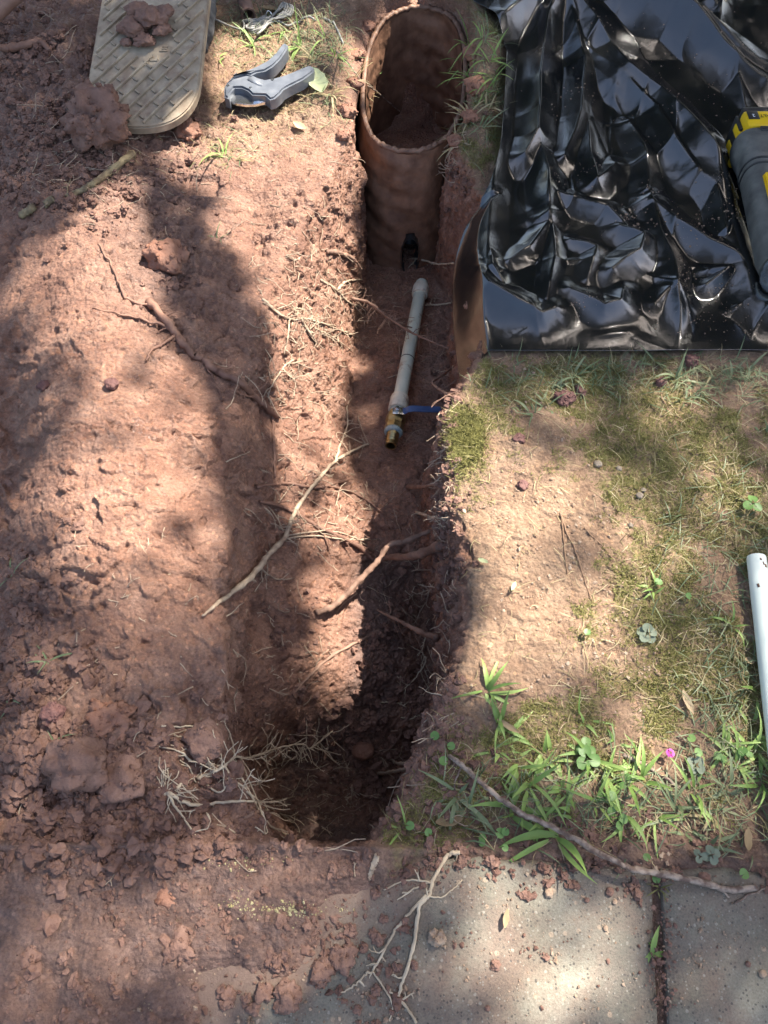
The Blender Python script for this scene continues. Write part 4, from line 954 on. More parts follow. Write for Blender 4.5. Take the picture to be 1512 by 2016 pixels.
M_STUMP = simple_mat('weathered_bark', (.025, .024, .026), (.17, .16, .15), .85, 30, bump=1.0, bscale=70, detail=10)
q = W3(393, 45, .05); V = []; rs_ = random.Random(9); loops = []
for k in range(14):
    t = k / 13; r_ = .034 * (1 - .35 * t ** 3) * (1 if t < .85 else .75); c = q + Vector((-.012 + .016 * t, .20 - .27 * t, .03 - .055 * t))
    loops.append([tuple(c + Vector((math.cos(a) * r_ * (1 + .18 * math.sin(a * 3 + t * 2) + rs_.uniform(-.08, .08)), 0, math.sin(a) * r_ * (1 + rs_.uniform(-.1, .1))))) for a in [2 * math.pi * j / 18 for j in range(18)]])
stump = loft(loops).build('weathered_log', M_STUMP, origin=q); tag(stump, 'dark weathered chunk of wood beside the grey ribbed cover', 'log')

# ---- coil of grey wire
M_WIRE = simple_mat('grey_wire', (.20, .185, .16), (.34, .32, .28), .55, 60)
def zc(a, b, z): return Vector(gp(360 + a * .1587, b * .1587, z))
wire = empty('wire_coil', zc(1060, 250, .01)); tag(wire, 'loose coil of grey wire lying above the pipe cutter', 'wire'); wo = wire.location.copy()
pts = [zc(360, 220, .03), zc(450, 262, .025), zc(600, 330, .018), zc(740, 365, .016)]
E1, E2 = Vector((760, 350)), Vector((1330, 70)); nloop = 5
for k in range(nloop):
    oy = 26 * k - 30; ox = 22 * k
    for a, b in ((760 + ox, 330 + oy), (745 + ox, 300 + oy), (800 + ox, 285 + oy * .9), (930 + ox * .5, 275 + oy * .5), (1065, 235), (1160, 150), (1270 + 20 * k - 40, 45 + 6 * k), (1300 + 24 * k - 30, 48 + 12 * k), (1250 + 20 * k, 140 + 14 * k), (1120, 245), (960 + ox * .4, 325 + oy * .5), (840 + ox, 355 + oy * .9)):
        pts.append(zc(a, b, .014 + .004 * ((k * 7 + int(a)) % 3)))
pts += [zc(1150, 262, .015), zc(1300, 320, .012), zc(1400, 280, .015), zc(1512, 296, .014), zc(1640, 340, .012), zc(1800, 430, .01), zc(1900, 560, .012), zc(2000, 700, .012)]
def catmull(pts, sub=5):
    out = []; n = len(pts)
    for i in range(n - 1):
        p0_, p1_, p2_, p3_ = pts[max(i - 1, 0)], pts[i], pts[i + 1], pts[min(i + 2, n - 1)]
        for k in range(sub):
            t = k / sub; out.append(.5 * ((2 * p1_) + (p2_ - p0_) * t + (2 * p0_ - 5 * p1_ + 4 * p2_ - p3_) * t * t + (3 * p1_ - p0_ - 3 * p2_ + p3_) * t ** 3))
    out.append(pts[-1]); return out
wp_ = catmull(pts, 5)
for p in wp_: p.z = max(p.z, ground_z(p.x, p.y) + .004 + (p.z - .012) * .8)
MB().tube([p - wo for p in wp_], .0026, 6).build('wire', M_WIRE, wire)
tc_ = zc(1072, 238, .016); tc_.z = ground_z(tc_.x, tc_.y) + .012
MB().tube([tc_ - wo + Vector((math.cos(a) * .007, math.sin(a) * .004, math.sin(a) * .011)) for a in [i * .52 for i in range(13)]], .0016, 5).build('tie', M_STEEL, wire)
# ================================================================== ROOTS AND TWIGS
M_RPALE = simple_mat('pale_root', (.24, .165, .11), (.42, .32, .22), .75, 55, bump=.3, detail=7)
M_RWHITE = simple_mat('white_root', (.33, .245, .16), (.50, .405, .285), .8, 55, bump=.2)
M_RBROWN = simple_mat('brown_root', (.13, .070, .046), (.26, .155, .105), .8, 50, bump=.6, bscale=160, detail=8)
M_RMUD = simple_mat('muddy_root', (.13, .062, .040), (.22, .115, .075), .7, 40, bump=.6, bscale=140)
M_TWIG = simple_mat('grey_twig', (.12, .075, .055), (.33, .25, .19), .85, 90, bump=1.0, bscale=260, detail=10, lo=.4, hi=.62)
M_STICK = simple_mat('mossy_stick', (.10, .065, .035), (.30, .23, .12), .8, 45, bump=.6, bscale=150)
M_NEEDLE = simple_mat('dry_needle', (.16, .085, .045), (.27, .16, .09), .7, 60)
def surf(px_, py_, where):
    """the point of the scene under a photo pixel, the surface normal there, its distance"""
    if where == 'slab':
        p = W3(px_, py_, SLAB_Z); return p, Vector((0, 0, 1)), (p - CAMV).length
    return hit(px_, py_)
def path3(pts, mode, r, where='ground'):
    S = [surf(a, b, where) for a, b in pts]; D = [Vector(raydir(a, b)).normalized() for a, b in pts]; n = len(pts)
    L = [0.0]
    for i in range(1, n): L.append(L[-1] + math.hypot(pts[i][0] - pts[i - 1][0], pts[i][1] - pts[i - 1][1]))
    out = []
    for i in range(n):
        t = S[i][2]
        if mode == 'span': t = min(t - r, S[0][2] + (S[-1][2] - S[0][2]) * L[i] / L[-1] - r)
        p = CAMV + D[i] * t
        if mode == 'lie': p = p + S[i][1] * r * .55
        out.append(p)
    return out
def wiggle(P_, amp, rnd):
    return [P_[0]] + [p + Vector((rnd.gauss(0, amp), rnd.gauss(0, amp), rnd.gauss(0, amp))) for p in P_[1:-1]] + [P_[-1]]
def rootlet(mb, p, d, length, r, rnd, nrm, depth=1, kink=.55):
    n = max(4, int(length / .011)); pts = [p]; d = d.normalized()
    for k in range(n):
        d = (d + Vector((rnd.gauss(0, kink), rnd.gauss(0, kink), rnd.gauss(0, kink))) * .55)
        d = (d - nrm * d.dot(nrm) * .6).normalized(); pts.append(pts[-1] + d * length / n)
        if depth and rnd.random() < .22: rootlet(mb, pts[-1], d + Vector((rnd.gauss(0, 1), rnd.gauss(0, 1), rnd.gauss(0, .5))), length * rnd.uniform(.25, .5), r * .6, rnd, nrm, depth - 1, kink)
    mb.tube(pts, [max(r * (1 - .7 * k / n), .0006) for k in range(n + 1)], 5, cap=False)
def make_root(name, label, pts, r0, r1, mat, mode='lie', branches=(), hairs=0, hlen=.04, hr=.0014, seed=1, where='ground', jitter=.0006, cat='root', group=None, nside=8, flat=1.0, tip=0, lift=0.0):
    rnd = random.Random(seed); w = path3(pts, mode, r0 if mode == 'lie' else r0 * .8, where); c = wiggle(catmull(w, 7), jitter, rnd); n = len(c)
    if lift: c = [q_ + Vector((0, 0, lift * math.sin(math.pi * min(1, i / (n - 1) * 1.15)) ** .6)) if i / (n - 1) * 1.15 < 1 else q_ for i, q_ in enumerate(c)]
    for _p in range(2):
        for i, q_ in enumerate(c):
            if where == 'slab': q_.z = max(q_.z, SLAB_Z + r0 * .6, ground_z(q_.x, q_.y) + r1 * .7); continue
            a_, b_ = proj(np.array(q_)); t_ = hit(float(a_), float(b_))[2]; d_ = q_ - CAMV; L_ = d_.length; need = t_ - (r0 + (r1 - r0) * i / (n - 1)) * (.9 if mode == 'span' else .45)
            if L_ > need: c[i] = CAMV + d_ * (need / L_)
    mb = MB(); rad = [(r0 + (r1 - r0) * i / (n - 1)) * (1 + rnd.uniform(-.16, .20)) * (1 if not tip else min(1, .25 + i / (n * tip))) for i in range(n)]
    mb.tube(c, rad, nside, flat=flat)
    o_ = mb.build(name, mat, origin=c[0]); tag(o_, label, cat, group)
    for k, br in enumerate(branches):
        bp_, br0, br1 = br[0], br[1], br[2]; q = path3(bp_, 'span' if mode == 'span' else 'lie', br0, where)
        near = min(c, key=lambda v: (v - q[0]).length); q[0] = near.copy()
        bm_ = MB(); cc = wiggle(catmull(q, 6), jitter * .8, rnd); m_ = len(cc)
        for i, q_ in enumerate(cc):
            if where == 'slab': q_.z = max(q_.z, SLAB_Z + br0 * .6, ground_z(q_.x, q_.y) + br1); continue
            a_, b_ = proj(np.array(q_)); t_ = hit(float(a_), float(b_))[2]; d_ = q_ - CAMV; L_ = d_.length; need = t_ - .0015 - br1
            if L_ > need and i > 0: cc[i] = CAMV + d_ * (need / L_)
        bm_.tube(cc, [(br0 + (br1 - br0) * i / (m_ - 1)) * (1 + rnd.uniform(-.15, .15)) for i in range(m_)], 6)
        for h_ in range(br[3] if len(br) > 3 else 0):
            i = rnd.randrange(1, m_ - 1); t = (cc[i + 1] - cc[i - 1]).normalized(); nm = Vector((0, -.5, .86)); s_ = t.cross(nm) * rnd.choice((-1, 1))
            rootlet(bm_, cc[i], t * rnd.uniform(.2, .9) + s_ * rnd.uniform(.4, 1), hlen * rnd.uniform(.3, 1), hr, rnd, nm)
        b_ = bm_.build('side_root', mat, o_); b_.location = -Vector(c[0])
    if hairs:
        hm = MB()
        for h_ in range(hairs):
            i = rnd.randrange(1, n - 1); t = (c[i + 1] - c[i - 1]).normalized(); nm = Vector((0, -.5, .86)); s_ = t.cross(nm) * rnd.choice((-1, 1))
            rootlet(hm, c[i], t * rnd.uniform(-.1, .9) + s_ * rnd.uniform(.4, 1) + nm * rnd.uniform(-.1, .35), hlen * rnd.uniform(.25, 1.1), hr, rnd, nm)
        b_ = hm.build('hair_roots', mat, o_); b_.location = -Vector(c[0]); b_['kind'] = 'stuff'
    return o_
MR = make_root
MR('root', 'long pale forked root leaning across the left trench wall', [(398,1212),(440,1180),(500,1130),(530,1090),(560,1060),(575,1020),(595,985),(630,940),(665,905),(700,885),(725,874)], .0058, .0024, M_RPALE, 'span',
   [([(660,908),(672,870),(685,835),(683,800),(692,785)], .0030, .0010, 5), ([(686,832),(705,822),(718,820)], .0013, .0007), ([(683,832),(668,852),(664,862)], .0013, .0007), ([(505,1128),(545,1140),(580,1137)], .0018, .0008, 2), ([(558,1064),(620,1055),(680,1062),(745,1062)], .0021, .0009, 4), ([(562,1058),(640,1045),(690,1055),(735,1085)], .0018, .0008, 3)], 10, .03, seed=2, tip=.22)
MR('root', 'brown bent root arching over the shaded trench floor', [(622,1207),(660,1190),(700,1150),(740,1110),(765,1075),(800,1065),(848,1045)], .0062, .0050, M_RBROWN, 'span', [], 4, .03, seed=3)
MR('root', 'thick cut root stub sticking from the right wall beside the bent root', [(738,1105),(765,1097),(800,1096),(835,1088),(868,1074)], .0045, .0105, M_RBROWN, 'span', [], 5, .04, seed=4)
MR('root', 'thin brown root curving along the left wall to the cut stub', [(512,985),(560,1000),(620,1035),(690,1068),(722,1092),(738,1106)], .0034, .0050, M_RMUD, 'lie', [([(620,1035),(640,1060),(650,1090)], .002, .001)], 8, .035, seed=5)
MR('root', 'muddy root running level across the left trench wall', [(505,958),(560,952),(620,958),(690,945)], .0030, .0034, M_RMUD, 'lie', [([(640,955),(680,965),(720,985),(752,1010),(780,1030)], .0028, .0012)], 8, .04, seed=6)
MR('root', 'thick bark covered root half buried in the sunny left bank', [(296,596),(322,628),(345,660),(372,690),(400,712),(430,732),(460,750),(492,775),(520,800),(542,822)], .0072, .0066, M_RMUD, 'lie',
   [([(345,662),(300,690),(288,712)], .003, .002), ([(330,650),(290,632),(245,622),(182,608)], .0030, .0012, 4), ([(262,618),(250,590),(235,555),(215,515),(193,480)], .0030, .0018, 2), ([(400,712),(420,745),(440,790)], .002, .001, 3), ([(500,780),(470,775),(450,768)], .0022, .001, 2)], 8, .05, seed=7, jitter=.0014)
MR('root', 'straight muddy root hanging down from the thick bark covered root', [(530,800),(536,830),(537,870),(540,940)], .0036, .0022, M_RMUD, 'lie', [], 5, .04, seed=8)
MR('root', 'pale wiry root snaking over the middle of the left wall', [(516,590),(549,618),(572,629),(600,628),(619,632),(661,643)], .0030, .0016, M_RPALE, 'lie', [([(569,629),(566,662),(558,698)], .0022, .0012, 2), ([(640,638),(680,654),(700,662),(711,671),(722,688)], .0016, .0008, 4), ([(594,634),(608,655),(622,676)], .0034, .0026)], 14, .05, seed=9)
MR('root', 'forked cream root poking out of the wall above the pipe', [(630,551),(661,571),(675,585),(686,596),(700,602),(719,601)], .0034, .0016, M_RPALE, 'lie', [([(665,572),(674,560),(688,551),(711,550)], .0034, .0022, 2)], 8, .045, seed=10)
MR('root', 'hairy root bundle draped over the grey pipe', [(691,587),(730,598),(758,621),(786,640),(813,657),(847,671),(883,687)], .0040, .0018, M_RBROWN, 'span', [([(700,596),(725,612),(742,640),(752,648)], .0020, .0010, 4), ([(813,657),(850,656),(880,676)], .0016, .0008, 4)], 60, .04, .0012, seed=11)
MR('root', 'thin root spread below the wiry root on the left wall', [(619,646),(640,656),(652,662),(672,676),(691,690)], .0018, .0010, M_RPALE, 'lie', [], 10, .035, seed=12)
MR('root', 'slender root running down beside the bark covered root', [(577,709),(560,722),(547,737),(535,760),(524,782)], .0022, .0012, M_RPALE, 'lie', [], 7, .05, seed=13)
MR('root', 'thick broken root stub in the sunlit wall below the box', [(640,494),(660,497),(678,502),(694,508)], .0058, .0045, M_RBROWN, 'lie', [], 6, .04, seed=14)
MR('root', 'white root bridging the gap above the pipe end', [(813,508),(840,514),(863,520),(894,518)], .0026, .0020, M_RWHITE, 'span', [], 2, .04, seed=15)
MR('root', 'short white root touching the top of the grey pipe', [(836,601),(850,600),(863,600),(888,596)], .0020, .0018, M_RWHITE, 'span', [], 2, .02, seed=16)
MR('root', 'looping root at the trench edge under the sheet corner', [(888,726),(868,740),(854,749),(852,756),(865,767),(886,779)], .0020, .0024, M_RBROWN, 'span', [], 12, .04, seed=17)
MR('root', 'cut orange tipped root stub low on the right wall', [(802,958),(820,959),(835,958),(872,950)], .0044, .0030, M_RBROWN, 'span', [], 3, .04, seed=18)
MR('root', 'pale snapped root stub above the bent brown root', [(820,1008),(836,1014),(850,1018),(872,1020)], .0036, .0026, M_RWHITE, 'span', [], 5, .035, seed=19)
MR('root', 'red brown root stub splitting at the right wall near the bottom', [(742,1200),(770,1215),(800,1230),(826,1243),(860,1256)], .0022, .0062, M_RBROWN, 'span', [([(826,1243),(810,1235),(800,1224)], .003, .0015, 2)], 8, .05, seed=20)
MR('root', 'long thin root sloping down the lower left wall', [(745,1240),(715,1258),(690,1270),(640,1302),(605,1335),(580,1362)], .0032, .0020, M_RBROWN, 'lie', [([(742,1244),(738,1258),(736,1275)], .0022, .0012)], 5, .04, seed=21)
MR('root', 'white hair root dangling from the lower right wall', [(838,1250),(832,1285),(838,1300),(822,1330),(800,1352),(786,1362)], .0014, .0009, M_RWHITE, 'span', [([(832,1285),(815,1275),(800,1268)], .001, .0006), ([(825,1325),(838,1345),(845,1360)], .001, .0006)], 9, .04, .0007, seed=22)
MR('root', 'short pale root above the dark trench floor on the right', [(738,1386),(760,1382),(782,1384),(800,1392)], .0018, .0012, M_RWHITE, 'span', [], 2, .02, seed=23)
MR('root', 'small pale root near the crumbling right edge', [(790,1412),(806,1416),(818,1410),(832,1406)], .0016, .0012, M_RWHITE, 'span', [], 2, .02, seed=24)
MR('root', 'light brown stub pointing left at the trench end', [(745,1524),(770,1520),(795,1515),(815,1506)], .0032, .0026, M_RPALE, 'span', [], 2, .02, seed=25)
MR('root', 'small forked stub just above the light brown stub', [(770,1496),(785,1504),(800,1502),(812,1498)], .0030, .0024, M_RPALE, 'span', [], 1, .02, seed=26)
MR('root', 'dark root lying across the stony trench bottom', [(700,1500),(735,1488),(770,1470),(790,1440),(770,1438)], .0030, .0020, M_RBROWN, 'lie', [], 4, .05, seed=27)
MR('root', 'dark thin root hanging into the deepest shade of the trench', [(672,1432),(676,1470),(680,1510),(700,1545)], .0022, .0014, M_RBROWN, 'lie', [([(680,1510),(690,1560),(720,1600)], .0014, .001)], 3, .05, seed=28)
MR('root', 'dark root along the base of the near trench end', [(480,1612),(530,1596),(590,1606),(650,1612),(700,1596),(750,1560)], .0028, .0018, M_RBROWN, 'lie', [], 8, .05, seed=29)
MR('root', 'tangled cream root with many fine branches over the near left corner', [(324,1564),(352,1547),(382,1534),(415,1522),(442,1508),(464,1491),(494,1491),(537,1476),(570,1468),(597,1465),(610,1473),(632,1458),(657,1437)], .0026, .0011, M_RWHITE, 'span',
   [([(334,1570),(365,1580),(395,1585),(430,1580),(464,1577),(511,1581),(545,1598),(575,1615)], .0028, .0010, 14), ([(446,1512),(460,1536),(476,1547),(511,1577),(545,1577),(580,1568)], .0022, .0010, 8), ([(442,1508),(408,1504),(373,1495),(356,1480),(313,1469)], .0020, .0009, 6),
    ([(459,1493),(459,1469),(454,1450),(446,1428)], .0016, .0008, 2), ([(511,1580),(520,1610),(545,1633),(571,1645),(601,1652)], .0018, .0008, 4), ([(545,1632),(525,1630),(502,1628)], .0014, .0008, 2), ([(548,1630),(567,1615),(582,1600)], .0012, .0007, 2), ([(332,1572),(345,1588),(356,1602),(375,1630),(390,1654)], .0018, .0008, 5),
    ([(326,1562),(330,1545),(332,1528),(328,1508)], .0013, .0007, 2), ([(328,1560),(318,1545),(308,1528)], .0012, .0007, 3), ([(382,1534),(372,1510),(354,1496)], .0012, .0007, 2), ([(480,1491),(490,1475),(500,1462),(506,1446)], .0012, .0007, 2), ([(520,1482),(528,1500),(530,1520),(515,1540),(490,1548)], .0013, .0007, 4), ([(400,1585),(430,1560),(450,1538),(448,1520)], .0014, .0008, 3)], 80, .05, .0008, seed=30)
MR('twig', 'thin straight cream root lying above the tangled root', [(317,1428),(350,1431),(386,1430),(410,1430),(429,1426)], .0016, .0011, M_RWHITE, 'lie', [], 0, seed=31, cat='root')
MR('twig', 'short cream root just under the thin straight one', [(319,1448),(350,1450),(380,1456)], .0014, .0009, M_RWHITE, 'lie', [], 0, seed=32, cat='root')
MR('root', 'branching white root lying on the concrete slab', [(905,1678),(888,1680),(872,1698),(852,1735),(846,1762),(836,1768),(800,1805),(775,1838),(760,1862),(735,1910),(722,1916),(700,1938),(672,1955)], .0027, .0010, M_RWHITE, 'lie',
   [([(843,1764),(826,1785),(820,1830),(812,1870),(795,1925),(786,1960),(802,1985),(820,2014)], .0028, .0016, 3), ([(848,1740),(820,1732),(790,1736),(755,1752)], .0014, .0008, 1), ([(850,1738),(815,1750),(782,1772)], .0016, .0008, 1), ([(838,1770),(868,1766),(890,1752),(910,1732)], .0012, .0007), ([(786,1960),(772,1975),(766,2010)], .0012, .0008, 2)], 8, .02, seed=33, where='slab')
MR('twig', 'long brown twig lying diagonally through the grass on the right', [(884,1488),(920,1522),(960,1560),(1010,1600),(1090,1640),(1160,1680),(1200,1700),(1240,1715),(1300,1725),(1380,1740),(1440,1752),(1488,1746)], .0032, .0042, M_TWIG, 'span', [([(1400,1742),(1420,1752),(1436,1766)], .0016, .001), ([(910,1512),(895,1545),(905,1570)], .0014, .0008)], 0, seed=34, cat='twig', lift=.028)
MR('twig', 'small grey twig in the grass near the pink flower', [(1225,1486),(1260,1502),(1290,1520),(1345,1556)], .0030, .0018, M_TWIG, 'lie', [], 0, seed=35, cat='twig')
MR('stick', 'mottled yellowish stick stuck in the soil below the ribbed cover', [(132,388),(160,376),(190,358),(225,330),(264,302)], .0055, .0078, M_STICK, 'span', [], 8, .04, seed=36, cat='stick')
MR('stick', 'short pale stub of stick left of the mottled stick', [(90,404),(100,398),(110,394)], .0065, .0065, M_STICK, 'lie', [], 0, seed=37, cat='stick')
MR('stick', 'half buried dull stick end at the far left of the soil', [(45,424),(58,416),(72,408)], .0075, .0070, M_STICK, 'lie', [], 0, seed=38, cat='stick')
MR('root', 'muddy curved root in the dark soil pile at the left edge', [(-20,94),(20,98),(50,93),(80,86),(98,106)], .0095, .0065, M_RMUD, 'lie', [], 5, .05, seed=39)
MR('pine_needles', 'long brown pine needle pair on the sunny bare soil', [(1103,1010),(1116,1050),(1130,1080),(1150,1140),(1167,1192)], .0014, .0009, M_NEEDLE, 'lie', [([(1106,1018),(1110,1070),(1116,1130)], .0012, .0007)], 0, seed=40, cat='pine needle')
MR('pine_needles', 'single brown pine needle right of the needle pair', [(1150,1040),(1180,1070),(1205,1098)], .0010, .0007, M_NEEDLE, 'lie', [], 0, seed=41, cat='pine needle')
MR('pine_needles', 'pine needle on the moss below the sheet', [(1205,815),(1230,838),(1262,868)], .0011, .0007, M_NEEDLE, 'lie', [], 0, seed=42, cat='pine needle')
MR('pine_needles', 'curved pine needles at the grass under the power tool', [(1300,775),(1310,800),(1330,825),(1375,850)], .0012, .0007, M_NEEDLE, 'lie', [([(1302,780),(1318,808),(1350,832)], .001, .0006)], 0, seed=43, cat='pine needle')
MR('twig', 'thin vine stem hanging over the rim into the oval box', [(662,100),(690,130),(712,160),(738,178),(762,198),(788,220)], .0022, .0014, M_TWIG, 'span', [], 0, seed=44, cat='twig')
MR('twig', 'flaky bark strip lying on the slab edge', [(742,1688),(738,1702),(733,1716),(726,1732)], .0042, .0026, M_RPALE, 'lie', [], 0, seed=45, where='slab', cat='bark', flat=.4)
MR('twig', 'thin dark twig at the far right of the slab', [(1446,1778),(1475,1762),(1512,1745)], .0014, .0009, M_TWIG, 'lie', [], 0, seed=46, where='slab', cat='twig')
MR('root', 'pale wispy root dangling over the soil clod at the cover', [(150,212),(155,235),(165,260),(172,285),(176,310)], .0022, .0010, M_RPALE, 'lie', [([(158,240),(172,228),(190,222)], .001, .0006)], 5, .04, seed=47)

# loose hair roots hanging out of the trench walls and lying on the soil: too many to count
hm = MB(); rnd = random.Random(77)
def hair_zone(n, cx, cy, sx, sy, ln, r):
    for _ in range(n):
        a, b = rnd.gauss(cx, sx), rnd.gauss(cy, sy); p, nm, _t = hit(a, b)
        rootlet(hm, p + nm * .0005, Vector((rnd.gauss(0, 1), rnd.gauss(0, .6), rnd.gauss(-.4, .6))) + nm * .25, ln * rnd.uniform(.3, 1.2), r, rnd, nm, 1, .4)
hair_zone(150, 600, 640, 60, 90, .05, .0011); hair_zone(60, 560, 760, 40, 60, .05, .0011); hair_zone(110, 620, 1000, 70, 50, .05, .0011); hair_zone(90, 600, 480, 60, 80, .04, .0011)
hair_zone(170, 876, 1000, 12, 190, .03, .0011); hair_zone(40, 860, 1340, 16, 50, .035, .0011); hair_zone(120, 230, 330, 110, 60, .045, .0011); hair_zone(80, 90, 200, 70, 90, .05, .0011)
hair_zone(70, 560, 1300, 60, 100, .04, .0011); hair_zone(120, 640, 1560, 70, 50, .05, .0011); hair_zone(60, 800, 650, 40, 60, .04, .0011); hair_zone(60, 250, 1250, 130, 150, .025, .0011); hair_zone(60, 800, 1150, 40, 60, .04, .0011); hair_zone(90, 880, 300, 18, 40, .035, .0011)
hr_ = hm.build('hair_roots', M_RPALE); tag(hr_, 'countless fine hair roots sticking out of the trench walls and soil', 'roots', kind='stuff')

# ================================================================== CLODS, STONES AND CRUMBS
def ico(sub):
    bm = bmesh.new(); bmesh.ops.create_icosphere(bm, subdivisions=sub, radius=1.0); v = np.array([x_.co[:] for x_ in bm.verts]); f = np.array([[q_.index for q_ in t_.verts] for t_ in bm.faces]); bm.free(); return v, f
ICO = {k: ico(k) for k in (1, 2, 3, 4)}
def soil_simple(name, c1, c2, c3, rough=.75):
    m, n, l, b = mat_new(name); tc = n.new('ShaderNodeTexCoord'); ge = n.new('ShaderNodeNewGeometry')
    z = n.new('ShaderNodeTexNoise'); z.inputs['Scale'].default_value = 45; z.inputs['Detail'].default_value = 8; z.inputs['Roughness'].default_value = .65; l.new(tc.outputs['Object'], z.inputs['Vector'])
    ad = n.new('ShaderNodeMath'); ad.operation = 'MULTIPLY_ADD'; l.new(ge.outputs['Random Per Island'], ad.inputs[0]); ad.inputs[1].default_value = .30; ad.inputs[2].default_value = -.15
    a2 = n.new('ShaderNodeMath'); l.new(ad.outputs[0], a2.inputs[0]); l.new(z.outputs['Fac'], a2.inputs[1])
    r_ = ramp(n, [(.25, c1), (.5, c2), (.78, c3)]); l.new(a2.outputs[0], r_.inputs['Fac']); l.new(r_.outputs['Color'], b.inputs['Base Color']); b.inputs['Roughness'].default_value = rough; b.inputs['Specular IOR Level'].default_value = .3
    z2 = n.new('ShaderNodeTexNoise'); z2.inputs['Scale'].default_value = 230; z2.inputs['Detail'].default_value = 6; l.new(tc.outputs['Object'], z2.inputs['Vector'])
    bp = n.new('ShaderNodeBump'); bp.inputs['Strength'].default_value = .8; bp.inputs['Distance'].default_value = .003; l.new(z2.outputs['Fac'], bp.inputs['Height']); l.new(bp.outputs['Normal'], b.inputs['Normal']); return m
M_CLOD = soil_simple('clod_soil', (.095, .048, .034), (.155, .083, .060), (.21, .120, .088))
M_CLOD2 = soil_simple('clay_clod', (.13, .058, .036), (.205, .095, .060), (.26, .135, .09))
M_GRIT = soil_simple('pale_grit', (.16, .10, .065), (.27, .18, .12), (.38, .29, .21))
M_STONE = soil_simple('grey_stone', (.11, .085, .062), (.17, .135, .10), (.24, .195, .15), .8)
M_MAROON = soil_simple('maroon_clod', (.075, .030, .026), (.115, .052, .045), (.15, .075, .062))
def clod(name, label, px_, py_, rpx, mat, seed, cat='clod', group=None, squash=.72, lump=.42, sub=4, where='ground', aspect=1.0, sink=.35, dz=0.0, rough_=1.0):
    p, nm, t = surf(px_, py_, where); p = p + Vector((0, 0, dz)); r = rpx * t / FPX * 1.0
    v, f = ICO[sub]; q = v + seed * 3.1; d = 1 + lump * perlin(q, 1.3, 1) + .12 * lump * rough_ * (.5 - worley(q, 3.4, 2)[0]) * 3 + .35 * lump * rough_ * perlin(q, 3.1, 5) + .22 * lump * rough_ * np.abs(perlin(q, 6, 3)) + .14 * lump * rough_ * perlin(q, 12, 4)
    V = v * d[:, None] * r * np.array([aspect, 1 / aspect ** .5, squash])
    if rough_ > .5:                                            # crumbs clinging to the clod
        q_ = np.random.RandomState(seed + 900); nb = int(90 + 50 * rough_) if rpx > 10 else 40; vs_, fs_ = [V], [f]; off_ = len(V); i1, j1 = ICO[1]
        for s_i in q_.randint(0, len(V), nb):
            sz = r * (.03 + .13 * q_.rand() ** 2.5); vs_.append(V[s_i] * .98 + i1 * sz * (1 + .3 * q_.normal(size=(len(i1), 1))).clip(.5, 1.6)); fs_.append(j1 + off_); off_ += len(i1)
        V = np.concatenate(vs_); f = np.concatenate(fs_)
    a = seed * 1.7 % 6.28 if aspect == 1.0 else 0; c, s = math.cos(a), math.sin(a); V = V @ np.array([[c, s, 0], [-s, c, 0], [0, 0, 1]])
    o_ = link(name, np_mesh(name, V, f), mat); o_.location = p + nm * r * squash * (1 - sink) * .9; tag(o_, label, cat, group); return o_
ORD = ['first', 'second', 'third', 'fourth', 'fifth', 'sixth', 'seventh', 'eighth', 'ninth', 'tenth', 'eleventh', 'twelfth', 'thirteenth', 'fourteenth', 'fifteenth', 'sixteenth', 'seventeenth', 'eighteenth', 'nineteenth', 'twentieth']
clod('soil_clod', 'large rounded clod of soil on the loose heap at left', 152, 1518, 46, M_CLOD, 1, aspect=1.2, squash=.72, sink=.15, lump=.46, rough_=1.1)
clod('soil_clod', 'big soil clod with roots burying the corner of the ribbed cover', 190, 246, 44, M_CLOD, 2, squash=.8, dz=.015, lump=.6, rough_=1.8)
for k, (a, b, r_) in enumerate([(262, 58, 25), (298, 40, 28), (284, 82, 18), (318, 60, 16), (250, 86, 11), (325, 25, 17), (270, 24, 20)]):   # on the cover
    yl = W3(a, b, .11); zz = .058 + .018 + math.tan(R(12.5)) * (yl.y - lid.location.y)
    yl = W3(a, b, zz); rr_ = r_ * 1.65 / FPX; v, f = ICO[4]; q = v + k * 5.3 + 40; d = 1 + .40 * perlin(q, 1.4, 1) + .2 * (.5 - worley(q, 3.4, 2)[0]) + .18 * perlin(q, 3.2, 3) + .12 * perlin(q, 7, 3)
    o_ = link('mud_lump', np_mesh('mud_lump', v * d[:, None] * rr_ * np.array([1.1, 1, .55]), f), M_CLOD); o_.location = yl + Vector((0, 0, rr_ * .2)); tag(o_, f'{ORD[k]} largest of the dark mud lumps dumped on the ribbed cover' if k else 'main dark mud lump in the middle of the ribbed cover', 'clod', 'mud lumps on the ribbed cover')
yl = W3(352, 72, .115); o_ = link('pebble', np_mesh('pebble', ICO[3][0] * (1 + .25 * perlin(ICO[3][0] + 9, 1.4, 1))[:, None] * np.array([.012, .010, .008]), ICO[3][1]), M_STONE); o_.location = yl; tag(o_, 'pale pebble stuck on the right of the ribbed cover', 'pebble')
clod('stone', 'smooth brown stone on the dark trench floor', 716, 1474, 19, M_CLOD2, 5, 'stone', squash=.75, lump=.12, rough_=.3, sink=.2, aspect=1.15)
clod('stone', 'small round stone beside the smooth brown stone', 683, 1453, 8, M_CLOD, 6, 'stone', squash=.85, lump=.15, rough_=.3, sink=.2)
clod('soil_clod', 'dark maroon clod in the grass under the sheet edge', 1112, 790, 18, M_MAROON, 7, squash=.6, sink=.4); clod('soil_clod', 'smaller maroon clod right of the first one in the grass', 1142, 772, 11, M_MAROON, 8, squash=.6, sink=.4)
